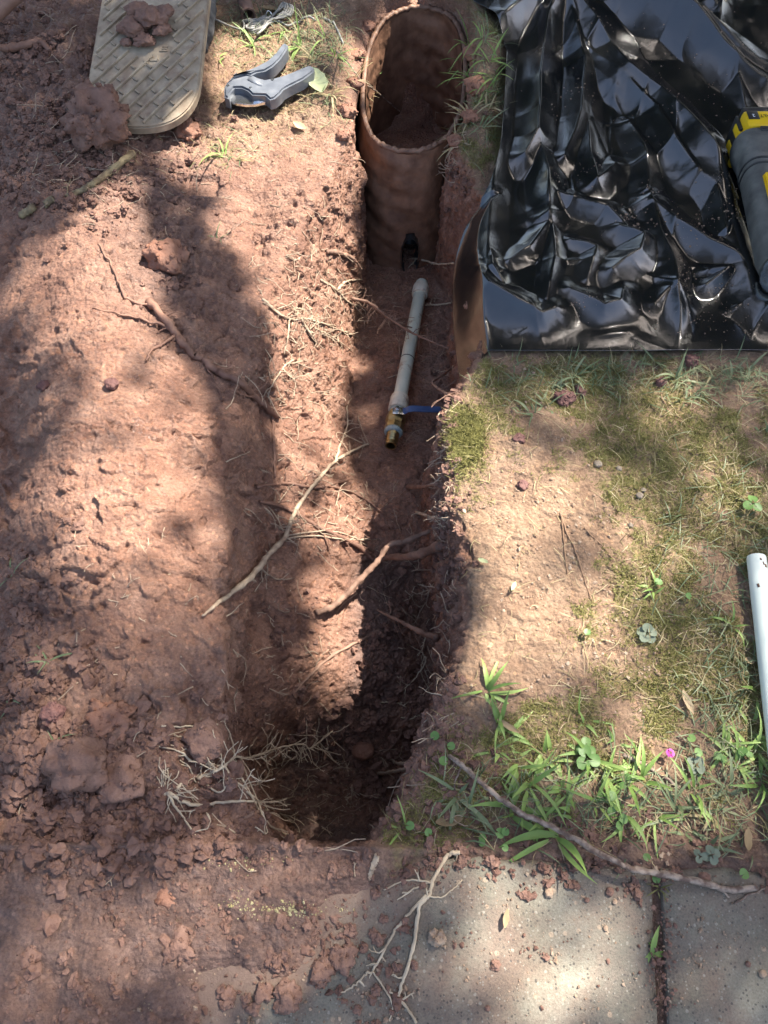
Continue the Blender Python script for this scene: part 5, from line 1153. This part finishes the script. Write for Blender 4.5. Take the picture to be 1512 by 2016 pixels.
clod('soil_clod', 'maroon clod in the green grass below the folded plastic', 1300, 754, 10, M_MAROON, 9, squash=.7); clod('soil_clod', 'maroon clod at the very edge of the sheet on the right', 1360, 714, 12, M_MAROON, 10, squash=.7)
clod('soil_clod', 'flat maroon clod on the bare soil near the trench edge', 1022, 866, 11, M_MAROON, 11, squash=.5, sink=.4); clod('soil_clod', 'small maroon clod on the sunny bare soil', 1031, 956, 10, M_MAROON, 12, squash=.5)
clod('stone', 'wet red stone set in the mud below the bark covered root', 222, 758, 12, M_MAROON, 13, 'stone', squash=.7, lump=.3); clod('stone', 'small wet red stone left of the other red stone', 90, 762, 11, M_MAROON, 14, 'stone', squash=.7, lump=.3)
for k, (a, b, r_) in enumerate([(1176, 915, 8), (1218, 925, 6), (1258, 977, 7), (1266, 966, 5), (1242, 1035, 5)]):
    clod('pebble', ['tan oblong pebble on the moss, uppermost of the five', 'small tan pebble right of the uppermost pebble', 'larger of the two touching pale pebbles', 'smaller of the two touching pale pebbles', 'lowest tan pebble of the group on the moss'][k], a, b, r_, M_STONE, 20 + k, 'pebble', 'pebbles on the moss', squash=.65, lump=.2, sub=3, rough_=.3, sink=.25)
sl = [(690, 1833, 13), (745, 1848, 12), (735, 1838, 9), (675, 1885, 22), (635, 1915, 24), (565, 1965, 24), (520, 1955, 17), (500, 1985, 11), (450, 1965, 16), (545, 1890, 19), (590, 1808, 11), (680, 1905, 11), (780, 1905, 9), (740, 1950, 9), (705, 1988, 8), (815, 1900, 8), (975, 1900, 9), (740, 1760, 9), (755, 1810, 8), (1075, 1885, 6)]
sl.sort()
for k, (a, b, r_) in enumerate(sl):
    clod('soil_clod', f'{ORD[k]} soil clod from the left of those scattered on the slab', a, b, r_ * .82, M_CLOD, 60 + k, 'clod', 'soil clods on the concrete', squash=.5, sub=4, where='slab', sink=.5, lump=.75)
pb = [(1200, 1756, 8), (1155, 1772, 5), (1210, 1776, 5), (1192, 1828, 5), (1472, 1898, 5), (1500, 1917, 7), (960, 1985, 5), (1080, 1758, 9)]
pb.sort()
for k, (a, b, r_) in enumerate(pb):
    clod('stone', f'{ORD[k]} brown stone from the left on the cleaner right half of the paving', a, b, r_ * .85, M_GRIT if k % 2 else M_CLOD, 90 + k, 'stone', 'stones on the paving', squash=.6, sub=3, where='slab', sink=.3, lump=.35)
clod('soil_clod', 'clod beside the tangled cream root at the trench corner', 400, 1468, 34, M_CLOD, 120, squash=.7, sink=.45); clod('soil_clod', 'dark clod in the loose heap right of the large rounded clod', 245, 1530, 40, M_CLOD, 121, squash=.6, sink=.5)
clod('soil_clod', 'purplish clod in the heap above the large rounded clod', 103, 1412, 18, M_MAROON, 122, squash=.8); clod('soil_clod', 'lumpy clod above the loose heap at left', 215, 1425, 36, M_CLOD2, 123, squash=.5, sink=.55, lump=.6, rough_=1.6)
clod('soil_clod', 'flat trodden clod on the muddy slab at left', 335, 1760, 34, M_CLOD2, 124, squash=.3, sink=.5, where='slab', lump=.6, rough_=1.6); clod('soil_clod', 'dark clod at the left end of the muddy slab', 70, 1890, 26, M_CLOD, 125, squash=.55, where='slab', sink=.4)
clod('soil_clod', 'dark crumbly clod in the middle of the muddy slab', 350, 1860, 30, M_CLOD, 126, squash=.5, where='slab', sink=.4, lump=.6, rough_=1.8); clod('soil_clod', 'lump hanging on the sunny bank under the dark crack', 330, 520, 34, M_CLOD2, 127, squash=.8, sink=.4)
clod('stone', 'yellow brown curled lump on the slab under the white root', 860, 1845, 13, M_GRIT, 128, 'stone', squash=.8, where='slab', lump=.7)
clod('soil_clod', 'reddish clod just below the ribbed cover edge', 372, 258, 22, M_CLOD2, 129, squash=.7)
for k, (a, b, r_) in enumerate(sorted([(935, 105, 15), (940, 170, 18), (928, 232, 16), (702, 110, 12), (694, 165, 14), (682, 222, 15), (722, 55, 12), (902, 278, 14), (676, 268, 13)])):
    clod('soil_clod', f'{ORD[k]} soil clod from the left slumped against the rim of the oval box', a, b, r_, M_CLOD2, 140 + k, 'clod', 'soil clods round the oval box', squash=.5, sub=3, sink=.45, lump=.55)
# crumbs: uncountable
def crumbs(name, label, zones, mat, seed, cat):
    r = np.random.RandomState(seed); VV, FF = [], []; off = 0
    v1, f1_ = ICO[1]; v2, f2_ = ICO[2]
    for n_, cx, cy, sx, sy, r0, r1, where in zones:
        nc_ = max(3, n_ // 14); cl_ = np.stack([cx + sx * r.normal(size=nc_), cy + sy * r.normal(size=nc_)], 1)
        for _ in range(int(n_ * 1.5)):
            if r.rand() < .62: k_ = r.randint(nc_); a, b = cl_[k_, 0] + r.normal() * 14, cl_[k_, 1] + r.normal() * 11
            else: a, b = cx + sx * r.normal(), cy + sy * r.normal()
            p, nm, t = surf(a, b, where)
            if where == 'sheet':
                p = W3(a, b, .02)
                if p.x < .30 or p.y < ybot + .02: continue
                p.z = sheet_z(p.x, p.y)
            elif where == 'slab':
                if p.y > float(slab_edge_y(p.x)) - .004: continue
                p.z = max(SLAB_Z, ground_z(p.x, p.y))
            s = r0 + (r1 - r0) * r.rand() ** 4.0; v, f = (v2, f2_) if s > .0042 else (v1, f1_)
            V = v * (1 + .32 * r.normal(size=(len(v), 1))).clip(.5, 1.6) * s * np.array([r.uniform(.8, 1.3), r.uniform(.8, 1.3), r.uniform(.5, .9)]) + np.array(p + nm * s * .35)
            VV.append(V); FF.append(f + off); off += len(v)
    o_ = link(name, np_mesh(name, np.concatenate(VV), np.concatenate(FF), False), mat); tag(o_, label, cat, kind='stuff')
crumbs('soil_crumbs', 'loose crumbs of dark red soil strewn over the heaps and edges', [
    (800, 90, 150, 100, 110, .0016, .009, 'g'), (520, 170, 330, 110, 60, .002, .008, 'g'), (800, 170, 1560, 140, 110, .0016, .010, 'g'), (300, 60, 1250, 50, 130, .002, .008, 'g'), (140, 330, 500, 50, 110, .0015, .006, 'g'),
    (420, 300, 1640, 150, 45, .0015, .007, 'g'), (90, 640, 560, 50, 140, .0012, .004, 'g'), (420, 880, 1050, 12, 180, .0015, .007, 'g'), (260, 850, 1380, 25, 60, .0015, .007, 'g'), (300, 770, 1350, 45, 130, .0015, .008, 'g'), (260, 700, 1500, 70, 60, .002, .010, 'g'),
    (120, 560, 1250, 60, 120, .0015, .006, 'g'), (60, 700, 330, 30, 60, .0012, .004, 'g'), (200, 900, 1560, 60, 60, .0015, .007, 'g'), (260, 1150, 1680, 220, 30, .0015, .006, 'g'), (160, 890, 330, 25, 80, .0015, .006, 'g'), (110, 400, 250, 70, 40, .0012, .006, 'g')], M_CLOD, 5, 'soil')
crumbs('slab_crumbs', 'loose crumbs of red soil scattered on the concrete paving', [
    (200, 280, 1800, 150, 80, .0010, .0048, 'slab'), (260, 640, 1870, 110, 80, .0008, .0055, 'slab'), (160, 500, 1760, 130, 40, .0008, .004, 'slab'), (110, 1100, 1850, 230, 100, .0007, .003, 'slab'), (140, 800, 1720, 60, 30, .0008, .0045, 'slab'), (120, 1300, 1880, 14, 90, .001, .003, 'slab'), (90, 120, 1930, 100, 60, .001, .006, 'slab')], M_CLOD, 6, 'soil')
crumbs('pale_grit', 'tiny pale grit and seed flecks on soil and paving', [
    (700, 1080, 1050, 110, 180, .0008, .0030, 'g'), (420, 1300, 1250, 130, 200, .0008, .0030, 'g'), (260, 560, 240, 100, 40, .0008, .003, 'g'), (150, 1050, 1880, 170, 90, .0006, .0022, 'slab'), (80, 1400, 1900, 70, 80, .0006, .0022, 'slab'), (120, 600, 1960, 150, 40, .0008, .0028, 'slab')], M_GRIT, 7, 'grit')
crumbs('sheet_grit', 'pale sawdust flecks sprinkled over the black sheet', [
    (110, 1300, 150, 90, 45, .0006, .0020, 'sheet'), (120, 1400, 430, 50, 60, .0006, .0022, 'sheet'), (90, 1440, 600, 50, 40, .0006, .0020, 'sheet'), (60, 1190, 270, 70, 80, .0006, .0018, 'sheet'), (60, 1250, 610, 100, 40, .0006, .0018, 'sheet'), (30, 1270, 430, 20, 20, .001, .003, 'sheet')], M_GRIT, 8, 'grit')
M_LICHEN = simple_mat('yellow_lichen', (.26, .21, .09), (.40, .35, .19), .9, 80)
crumbs('lichen', 'pale yellow lichen flakes along a seam in the muddy slab', [(120, 600, 1792, 75, 4, .0006, .0022, 'slab'), (40, 500, 1700, 60, 5, .0006, .002, 'slab'), (30, 460, 1780, 20, 5, .0006, .002, 'slab')], M_LICHEN, 9, 'lichen')
# ================================================================== MOSS, GRASS, LEAVES
def plant_mat(name, stops, rough=.5, trans=.25):
    m, n, l, b = mat_new(name); ge = n.new('ShaderNodeNewGeometry'); oi = n.new('ShaderNodeObjectInfo'); tc = n.new('ShaderNodeTexCoord')
    z = n.new('ShaderNodeTexNoise'); z.inputs['Scale'].default_value = 25; l.new(tc.outputs['Object'], z.inputs['Vector'])
    a = n.new('ShaderNodeMath'); a.operation = 'MULTIPLY_ADD'; l.new(ge.outputs['Random Per Island'], a.inputs[0]); a.inputs[1].default_value = .55; l.new(z.outputs['Fac'], a.inputs[2])
    a1 = n.new('ShaderNodeMath'); a1.operation = 'MULTIPLY_ADD'; l.new(oi.outputs['Random'], a1.inputs[0]); a1.inputs[1].default_value = .35; l.new(a.outputs[0], a1.inputs[2])
    a2 = n.new('ShaderNodeMath'); a2.operation = 'SUBTRACT'; l.new(a1.outputs[0], a2.inputs[0]); a2.inputs[1].default_value = .45
    r_ = ramp(n, stops); l.new(a2.outputs[0], r_.inputs['Fac']); l.new(r_.outputs['Color'], b.inputs['Base Color']); b.inputs['Roughness'].default_value = rough; b.inputs['Specular IOR Level'].default_value = .35
    if trans:
        t_ = n.new('ShaderNodeBsdfTranslucent'); l.new(r_.outputs['Color'], t_.inputs['Color']); mx = n.new('ShaderNodeMixShader'); mx.inputs[0].default_value = trans
        out = n['Material Output']; l.new(b.outputs[0], mx.inputs[1]); l.new(t_.outputs[0], mx.inputs[2]); l.new(mx.outputs[0], out.inputs['Surface'])
    return m
M_GRASS = plant_mat('green_grass', [(.1, (.11, .175, .042)), (.45, (.19, .29, .070)), (.8, (.30, .39, .12))])
M_GREY = plant_mat('grey_green_grass', [(.1, (.085, .12, .055)), (.45, (.15, .19, .09)), (.8, (.26, .28, .15))])
M_DRY = plant_mat('dry_grass', [(.1, (.19, .14, .06)), (.5, (.33, .26, .13)), (.85, (.46, .39, .23))], .6)
M_MOSS = plant_mat('moss', [(.1, (.085, .080, .020)), (.5, (.175, .160, .045)), (.85, (.27, .25, .09))], .7)
M_LEAF = plant_mat('clover_leaf', [(.1, (.07, .14, .035)), (.5, (.12, .22, .055)), (.85, (.19, .30, .09))], .45)
M_GLEAF = plant_mat('grey_leaf', [(.1, (.12, .15, .10)), (.5, (.19, .22, .15)), (.85, (.26, .29, .20))], .6)
M_TLEAF = plant_mat('tan_leaf', [(.1, (.22, .14, .07)), (.5, (.36, .26, .15)), (.85, (.48, .37, .24))], .65)
M_PLEAF = plant_mat('pale_green_leaf', [(.1, (.30, .34, .16)), (.5, (.42, .46, .25)), (.85, (.5, .54, .32))], .5)
M_PINK = plant_mat('pink_petal', [(.1, (.55, .06, .30)), (.8, (.70, .14, .45))], .5)
def strips(rs, base, dirs, length, width, droop, nseg=4, curl=None):
    """many blades at once: base (n,3), dirs (n,3) unit start direction"""
    n = len(base); side = np.cross(dirs, np.array([0, 0, 1.0])); sl_ = np.linalg.norm(side, axis=1, keepdims=True); side = np.where(sl_ > 1e-3, side / np.maximum(sl_, 1e-3), np.array([1.0, 0, 0]))
    V = np.zeros((n, nseg + 1, 2, 3)); p = base.copy(); d = dirs.copy()
    for k in range(nseg + 1):
        t = k / nseg; w = width * (0.55 + .9 * t if t < .4 else (1 - t) / .6 * .91 + .02)
        V[:, k, 0] = p - side * w[:, None] * .5; V[:, k, 1] = p + side * w[:, None] * .5
        p = p + d * (length / nseg)[:, None]; d = d + np.array([0, 0, -1.0]) * (droop / nseg)[:, None]
        if curl is not None: d = d + side * (curl / nseg)[:, None]
        d /= np.linalg.norm(d, axis=1, keepdims=True)
    F_ = []
    for k in range(nseg):
        a = np.arange(n) * (nseg + 1) * 2 + k * 2; F_.append(np.stack([a, a + 1, a + 3, a + 2], 1))
    return V.reshape(-1, 3), np.concatenate(F_)
rs = np.random.RandomState(21)
gpts = P; gN = N
def pick(weight, n, seed):
    r = np.random.RandomState(seed); w = np.clip(weight, 0, None) * inview; c = np.cumsum(w); return np.searchsorted(c, r.rand(n) * c[-1])
pxv, pyv = proj(P); inview = (pxv > -60) & (pxv < 1580) & (pyv > -60) & (pyv < 1900) & (onslab < .5)
# per-vertex area so scattering is even over the ground
ar = np.gradient(GX, axis=1) * np.gradient(rows)[:, None]; ar = np.abs(ar).ravel()
undersheet = (x > np.interp(y, np.sort(lp[:, 1]), lp[np.argsort(lp[:, 1]), 0]) + .0) & (y > ybot - .004)
ar = ar * ~undersheet
def tuft_dirs(n, r, lean=1.0):
    a = r.uniform(0, 2 * math.pi, n); e = r.uniform(.25, 1.0, n) ** lean; d = np.stack([np.cos(a) * np.sqrt(1 - (e * .95) ** 2), np.sin(a) * np.sqrt(1 - (e * .95) ** 2), e * .95], 1); return d
idx_ = pick(ar * (moss ** 1.5) * (1 + 2.5 * sstep(-.1, .4, perlin(P, 30, 51))), 52000, 1); r = np.random.RandomState(31); n = len(idx_)
b_ = P[idx_] + r.normal(size=(n, 3)) * np.array([.0015, .0015, 0]); V, F_ = strips(r, b_, tuft_dirs(n, r, .7), r.uniform(.003, .009, n), r.uniform(.0008, .0018, n), r.uniform(0, 1.2, n), 2)
o_ = link('moss', np_mesh('moss', V, F_), M_MOSS); tag(o_, 'low yellow green moss growing in patches over the lawn', 'moss', kind='stuff')
# a moss cushion on the trench edge
cush = gblob(pxv, pyv, 914, 866, 24, 36) * (dr > -.004); idx_ = pick(ar * cush, 5000, 2); n = len(idx_); V, F_ = strips(r, P[idx_] + np.array([0, 0, .002]), tuft_dirs(n, r, .7), r.uniform(.006, .014, n), r.uniform(.0010, .0020, n), r.uniform(0, 1.2, n), 3)
o_ = link('moss_cushion', np_mesh('moss_cushion', V, F_), M_MOSS); tag(o_, 'thick bright moss cushion on the very edge of the trench', 'moss', kind='stuff')
# short grass and dead straw between
zone_g = lawn * np.clip(.9 * gblob(pxv, pyv, 1180, 745, 190, 32) + .8 * gblob(pxv, pyv, 1420, 745, 110, 40) + .8 * gblob(pxv, pyv, 1200, 1580, 260, 70) + .7 * gblob(pxv, pyv, 1450, 1430, 90, 180) + .30 * gblob(pxv, pyv, 1420, 1100, 110, 160) + .8 * gblob(pxv, pyv, 945, 170, 40, 110) + .35 * gblob(pxv, pyv, 910, 1580, 40, 40), 0, 1) + onleft * np.clip(.9 * gblob(pxv, pyv, 620, 95, 100, 60) + .5 * gblob(pxv, pyv, 480, 60, 90, 45) + .6 * gblob(pxv, pyv, 690, 170, 50, 50) + .35 * gblob(pxv, pyv, 440, 300, 40, 30), 0, 1)
idx_ = pick(ar * zone_g, 2600, 3); n = len(idx_); V, F_ = strips(r, P[idx_], tuft_dirs(n, r, 1.6), r.uniform(.015, .055, n), r.uniform(.0011, .0026, n), r.uniform(.2, 1.6, n), 4, r.normal(size=n) * .5)
o_ = link('short_grass', np_mesh('short_grass', V, F_), M_GREY); tag(o_, 'short thin green grass growing in the lawn and round the box', 'grass', kind='stuff')
zone_d = zone_g + .25 * lawn * moss + .12 * lawn + onleft * np.clip(.9 * gblob(pxv, pyv, 560, 200, 150, 50) + .5 * gblob(pxv, pyv, 460, 290, 110, 35) + .4 * gblob(pxv, pyv, 450, 90, 60, 60), 0, 1)
idx_ = pick(ar * zone_d, 5200, 4); n = len(idx_); V, F_ = strips(r, P[idx_] + np.array([0, 0, .0015]), tuft_dirs(n, r, 3.2), r.uniform(.010, .042, n), r.uniform(.0006, .0016, n), r.uniform(.1, .9, n), 4, r.normal(size=n) * .9)
o_ = link('dry_straw', np_mesh('dry_straw', V, F_), M_DRY); tag(o_, 'dead straw coloured grass litter lying between the moss', 'straw', kind='stuff')

def blade_mesh(b0, d0, L, Wd, droop, curl, rnd, nseg=7):
    side = d0.cross(Vector((0, 0, 1))); side = side.normalized() if side.length > 1e-3 else Vector((1, 0, 0)); p = b0.copy(); d = d0.normalized(); V = []; F_ = []
    for k in range(nseg + 1):
        t = k / nseg; w = Wd * (.45 + 1.3 * t if t < .35 else .905 * (1 - ((t - .35) / .65) ** 1.6)) + .0002; up = side.cross(d).normalized()
        V += [p - side * w * .5 + up * w * .16, p.copy(), p + side * w * .5 + up * w * .16]; p = p + d * L / nseg; d = (d + Vector((0, 0, -1)) * droop / nseg + side * curl / nseg).normalized()
    for k in range(nseg):
        a = k * 3; F_ += [(a, a + 1, a + 4, a + 3), (a + 1, a + 2, a + 5, a + 4)]
    return V, F_
def tuft(name, label, px_, py_, n, L, Wd, mat, seed, group, lean=1.2, where='ground', cat='grass', aim=None, spread=6.28):
    rnd = random.Random(seed); p, nm, t = surf(px_, py_, where); o_ = empty(name, p); tag(o_, label, cat, group)
    for k in range(n):
        a = rnd.uniform(0, 6.283) if aim is None else aim + rnd.uniform(-spread, spread) / 2; e = rnd.uniform(.15, .95) ** lean
        d = Vector((math.cos(a) * math.sqrt(1 - e * e), math.sin(a) * math.sqrt(1 - e * e), e)); V, F_ = blade_mesh(Vector((rnd.gauss(0, .003), rnd.gauss(0, .003), -.003)), d, L * rnd.uniform(.45, 1.15), Wd * rnd.uniform(.6, 1.15), rnd.uniform(.3, 1.8), rnd.gauss(0, .35), rnd)
        MB().add(V, F_).build('blade', mat, o_)
    return o_
def rowt(items, phrase, group, mat, base_seed, L, Wd, n, **kw):
    for k, it in enumerate(sorted(items)):
        a, b = it[0], it[1]; s_ = it[2] if len(it) > 2 else 1.0; m_ = it[3] if len(it) > 3 else mat
        tuft('grass_tuft', f'{ORD[k]} {phrase}', a, b, max(3, int(n * (.6 + .4 * s_))), L * s_, Wd * (.7 + .3 * s_), m_, base_seed + k * 7, group, **kw)
rowt([(500, 88, 1.0), (560, 60, .7), (592, 92, 1.1), (640, 78, 1.0), (660, 110, .8), (618, 120, .9, M_DRY), (690, 160, .9, M_DRY), (720, 195, .8, M_DRY), (440, 305, .9), (655, 185, .8, M_DRY), (600, 190, .6, M_DRY), (465, 318, .7, M_DRY), (430, 120, .5)], 'grass tuft from the left in the sunny ground round the cutter', 'grass tufts round the pipe cutter', M_GRASS, 100, .085, .0055, 9)
rowt([(925, 90, 1.1), (950, 75, 1.1), (962, 120, 1.0), (930, 160, 1.1), (955, 180, 1.0), (905, 215, .9, M_GREY), (925, 235, 1.0, M_DRY), (890, 262, .8, M_DRY), (945, 250, .9, M_GREY), (972, 150, .9), (915, 130, .9), (900, 285, .7, M_DRY), (960, 215, .8, M_DRY)], 'grass tuft from the left between the oval box and the sheet', 'grass tufts beside the oval box', M_GRASS, 300, .085, .0045, 10)
rowt([(1050, 815, .8, M_GREY), (1090, 770, .9, M_GREY), (1130, 745, 1.0, M_GREY), (1165, 730, .9, M_GREY), (1180, 765, .9, M_GREY), (1232, 722, .7), (1290, 715, 1.0), (1330, 745, .9, M_GREY), (1345, 790, .8, M_GREY), (1372, 765, .9, M_GREY), (1405, 735, .9, M_DRY), (1440, 745, .9, M_GREY), (1480, 730, .9, M_GREY), (1505, 850, .6, M_GREY), (1075, 800, .7, M_GREY), (1010, 800, .5)], 'grass tuft from the left along the lower edge of the sheet', 'grass tufts along the sheet edge', M_GREY, 500, .062, .0050, 8)
rowt([(958, 1360, .9), (985, 1420, .9), (1000, 1450, .8), (1020, 1510, 1.0), (1042, 1545, 1.2), (1075, 1490, .8), (900, 1560, .9, M_GREY), (925, 1590, 1.0, M_GREY), (1010, 1595, .9), (1150, 1420, .7), (1160, 1490, 1.0), (1190, 1515, 1.1), (1235, 1545, 1.0), (1265, 1535, .8), (1110, 1560, 1.0), (1120, 1600, .9), (1070, 1610, 1.0), (975, 1480, .8), (1180, 1580, .9), (1230, 1600, .9)], 'grass tuft from the left in the shaggy patch near the twig', 'grass tufts near the long twig', M_GRASS, 700, .064, .0066, 11, lean=1.5)
rowt([(1290, 1610, .9), (1330, 1590, .9, M_GREY), (1365, 1560, 1.0), (1350, 1640, .8, M_GREY), (1400, 1600, .8, M_DRY), (1440, 1560, .9, M_GREY), (1425, 1470, .9), (1450, 1500, .9), (1480, 1440, 1.0), (1485, 1480, 1.0), (1500, 1360, .9), (1440, 1230, .6), (1500, 1540, .9), (1390, 1660, .7, M_GREY), (1290, 1160, .5), (1260, 1500, .7), (1210, 1455, .5)], 'grass tuft from the left in the lawn under the white pipe', 'grass tufts under the white pipe', M_GRASS, 900, .064, .0058, 11, lean=1.4)
tuft('grass_tuft', 'large broad bladed grass plant spilling onto the slab under the twig', 1093, 1652, 9, .095, .011, M_GRASS, 41, 'single grass plants', lean=1.8, aim=-1.57, spread=4.2)
tuft('grass_tuft', 'tiny grass sprig growing in the slab joint', 1284, 1880, 4, .035, .0075, M_GRASS, 42, 'single grass plants', where='slab', lean=1.6)
tuft('grass_tuft', 'fine mossy sprig at the top of the slab joint', 1300, 1752, 9, .018, .0015, M_MOSS, 43, 'single grass plants', where='slab')
for k, (a, b, lab) in enumerate([(22, 1135, 'grass sprig at the left edge beside the sunny clay'), (92, 1300, 'wispy grass sprig in the shaded soil at left'), (24, 1382, 'white based grass sprig at the left edge of the heap'), (790, 1632, 'tiny green seedling at the near end of the trench'), (430, 470, 'thin grass sprig on the shaded left bank'), (110, 1460, 'mossy sprig in the loose heap')]):
    tuft('grass_tuft', lab, a, b, 5, .045, .003, M_GREY if k != 3 else M_GRASS, 60 + k, 'single grass plants')
# ---- round leaves, clover, dead leaves
def disc_leaf(r, rnd, notch=.35, n=14, fold=.18):
    V = [Vector((0, r * (1 - notch) * .2 - r * .2, 0))]; 
    for k in range(n + 1):
        a = -math.pi / 2 + notch * .5 + (2 * math.pi - notch) * k / n; rr_ = r * (1 + rnd.uniform(-.05, .05)); V.append(Vector((math.cos(a) * rr_, math.sin(a) * rr_, fold * abs(math.cos(a)) * r + rnd.uniform(-.03, .03) * r)))
    return V, [(0, k, k + 1) for k in range(1, n + 1)]
def round_plant(px_, py_, leaves, seed, label, r=.0058, mat=None, where='ground', group='round leaved weeds'):
    rnd = random.Random(seed); p, nm, t = surf(px_, py_, where); o_ = empty('round_leaf_weed', p); tag(o_, label, 'weed', group)
    for k in range(leaves):
        V, F_ = disc_leaf(r * rnd.uniform(.75, 1.15), rnd); off = Vector((rnd.gauss(0, .010), rnd.gauss(0, .010), rnd.uniform(.010, .018))) if leaves > 1 else Vector((0, 0, .012))
        M_ = Matrix.Translation(off) @ Matrix.Rotation(rnd.uniform(0, 6.28), 4, 'Z') @ Matrix.Rotation(rnd.uniform(-.5, .5), 4, 'X')
        lf = MB().add(V, F_).xform(M_).build('leaf', mat or M_LEAF, o_); MB().tube([Vector((0, 0, -.002)), off * .5 + Vector((.001, 0, 0)), off], .0005, 5).build('stalk', M_GREY, o_)
rl = sorted([(1180, 1572, 1), (1185, 1632, 2), (1240, 1552, 2), (1207, 1605, 2), (1268, 1690, 1), (1286, 1732, 1), (975, 1652, 2), (998, 1664, 2), (1352, 1490, 2), (1425, 1492, 2), (1457, 1722, 1), (1350, 1180, 1), (1292, 1152, 1), (1152, 1250, 1), (862, 1450, 2), (872, 1502, 1), (1462, 1488, 2), (948, 1652, 1), (820, 1640, 2)])
for k, (a, b, n_) in enumerate(rl): round_plant(a, b, n_, 400 + k, f'{ORD[k]} round leaved weed counting from the left edge of the lawn', where='ground')
def clover(px_, py_, seed, label, mat, r=.009, n=3, where='ground', lift=.012):
    rnd = random.Random(seed); p, nm, t = surf(px_, py_, where); o_ = empty('clover', p); tag(o_, label, 'weed', 'leafy weeds')
    a0 = rnd.uniform(0, 6.28)
    for k in range(n):
        V, F_ = disc_leaf(r, rnd, .5, 10, .25); a = a0 + 6.283 * k / n; M_ = Matrix.Translation((math.cos(a) * r * 1.05, math.sin(a) * r * 1.05, lift + rnd.uniform(-.002, .002))) @ Matrix.Rotation(a + math.pi / 2 + math.pi, 4, 'Z') @ Matrix.Rotation(rnd.uniform(-.3, .3), 4, 'X')
        MB().add(V, F_).xform(M_).build('leaf', mat, o_)
    MB().tube([Vector((0, 0, -.003)), Vector((.001, 0, lift * .5)), Vector((0, 0, lift))], .0006, 5).build('stalk', M_GREY, o_)
clover(741, 148, 1, 'clover sprig leaning over the rim of the oval box', M_LEAF, .012, 3, lift=.02); clover(1152, 1497, 2, 'clover with three leaves in the shaggy patch', M_LEAF); clover(1150, 1476, 3, 'small clover just above the three leaved one', M_LEAF, .007)
clover(1272, 1250, 4, 'grey green star shaped weed on the moss', M_GLEAF, .0075, 5, lift=.006); clover(1365, 1510, 5, 'dull clover near the pink flower', M_GLEAF, .0065, 4, lift=.01); clover(1395, 1685, 6, 'grey clover at the lower right near the slab', M_GLEAF, .0058, 4, lift=.01); clover(1372, 1688, 7, 'small grey clover beside the other grey clover', M_GLEAF, .0045, 3, lift=.01); clover(1475, 1000, 8, 'dark clover in the moss near the top of the white pipe', M_LEAF, .008, 3)
def dead_leaf(px_, py_, L, Wd, mat, seed, label, rot, where='ground', curl=.35, name='dead_leaf'):
    rnd = random.Random(seed); p, nm, t = surf(px_, py_, where); nu, nv_ = 9, 5; V, F_ = [], []
    for i in range(nu + 1):
        t_ = i / nu; w = Wd * (math.sin(math.pi * min(1, t_ * .97 + .03)) ** .75) * (1 + rnd.uniform(-.12, .12))
        for j in range(nv_): s_ = (j / (nv_ - 1) - .5); V.append(Vector(((t_ - .5) * L, s_ * w, curl * (abs(s_) ** 1.5) * w * 1.3 + .25 * curl * L * (2 * t_ - 1) ** 2 + rnd.uniform(-.0006, .0006) + .003)))
    for i in range(nu):
        for j in range(nv_ - 1): a = i * nv_ + j; F_.append((a, a + 1, a + nv_ + 1, a + nv_))
    o_ = MB().add(V, F_).build(name, mat); q = Vector((0, 0, 1)).rotation_difference(nm).to_matrix().to_4x4()
    o_.matrix_world = Matrix.Translation(p + nm * .004) @ q @ Matrix.Rotation(rot, 4, 'Z'); tag(o_, label, 'leaf', 'fallen leaves')
dead_leaf(624, 166, .075, .045, M_PLEAF, 1, 'pale green leaf lying at the end of the cutter handle', 1.9); dead_leaf(886, 1627, .036, .018, M_TLEAF, 2, 'tan dead leaf at the near right corner of the trench', .1); dead_leaf(1352, 1385, .036, .010, M_TLEAF, 3, 'curled tan leaf on the moss left of the white pipe', 1.8)
dead_leaf(590, 254, .035, .018, M_TLEAF, 4, 'small brown leaf on the bank below the cutter', -.5); dead_leaf(1472, 1310, .022, .012, M_TLEAF, 5, 'narrow tan leaf beside the white pipe', 1.2); dead_leaf(955, 1112, .022, .008, M_PLEAF, 6, 'light green leaf on the sunny soil by the trench edge', -.8); dead_leaf(1000, 1432, .034, .008, M_TLEAF, 7, 'dry blade like leaf in the shaggy patch', -.6)
dead_leaf(530, 25, .05, .03, M_TLEAF, 8, 'tattered pale leaf behind the wire coil', .6); dead_leaf(1470, 1660, .036, .010, M_TLEAF, 9, 'brown leaf in the dark soil at the lower right', 1.2); dead_leaf(995, 1808, .022, .007, M_TLEAF, 10, 'small dark husk on the clean part of the slab', 1.3, where='slab'); dead_leaf(325, 480, .04, .010, M_TLEAF, 11, 'dry husk on the shaded left bank', .4); dead_leaf(1010, 1160, .018, .007, M_PLEAF, 12, 'small yellow green leaf on the sunny soil', 1.1)
# pink flower
p, nm, t = hit(1312, 1488); fl_ = empty('flower', p); tag(fl_, 'small pink flower in the grass at right', 'flower')
for k in range(9):
    a = k * .7; V, F_ = disc_leaf(.0026, random.Random(k), .3, 8, .3); MB().add(V, F_).xform(Matrix.Translation((math.cos(a) * .0034, math.sin(a) * .0034, .016 + .001 * (k % 3))) @ Matrix.Rotation(a, 4, 'Z') @ Matrix.Rotation(.5, 4, 'Y')).build('petal', M_PINK, fl_)
MB().tube([Vector((0, 0, -.003)), Vector((.001, 0, .008)), Vector((0, 0, .016))], .0006, 5).build('stem', M_GREY, fl_)
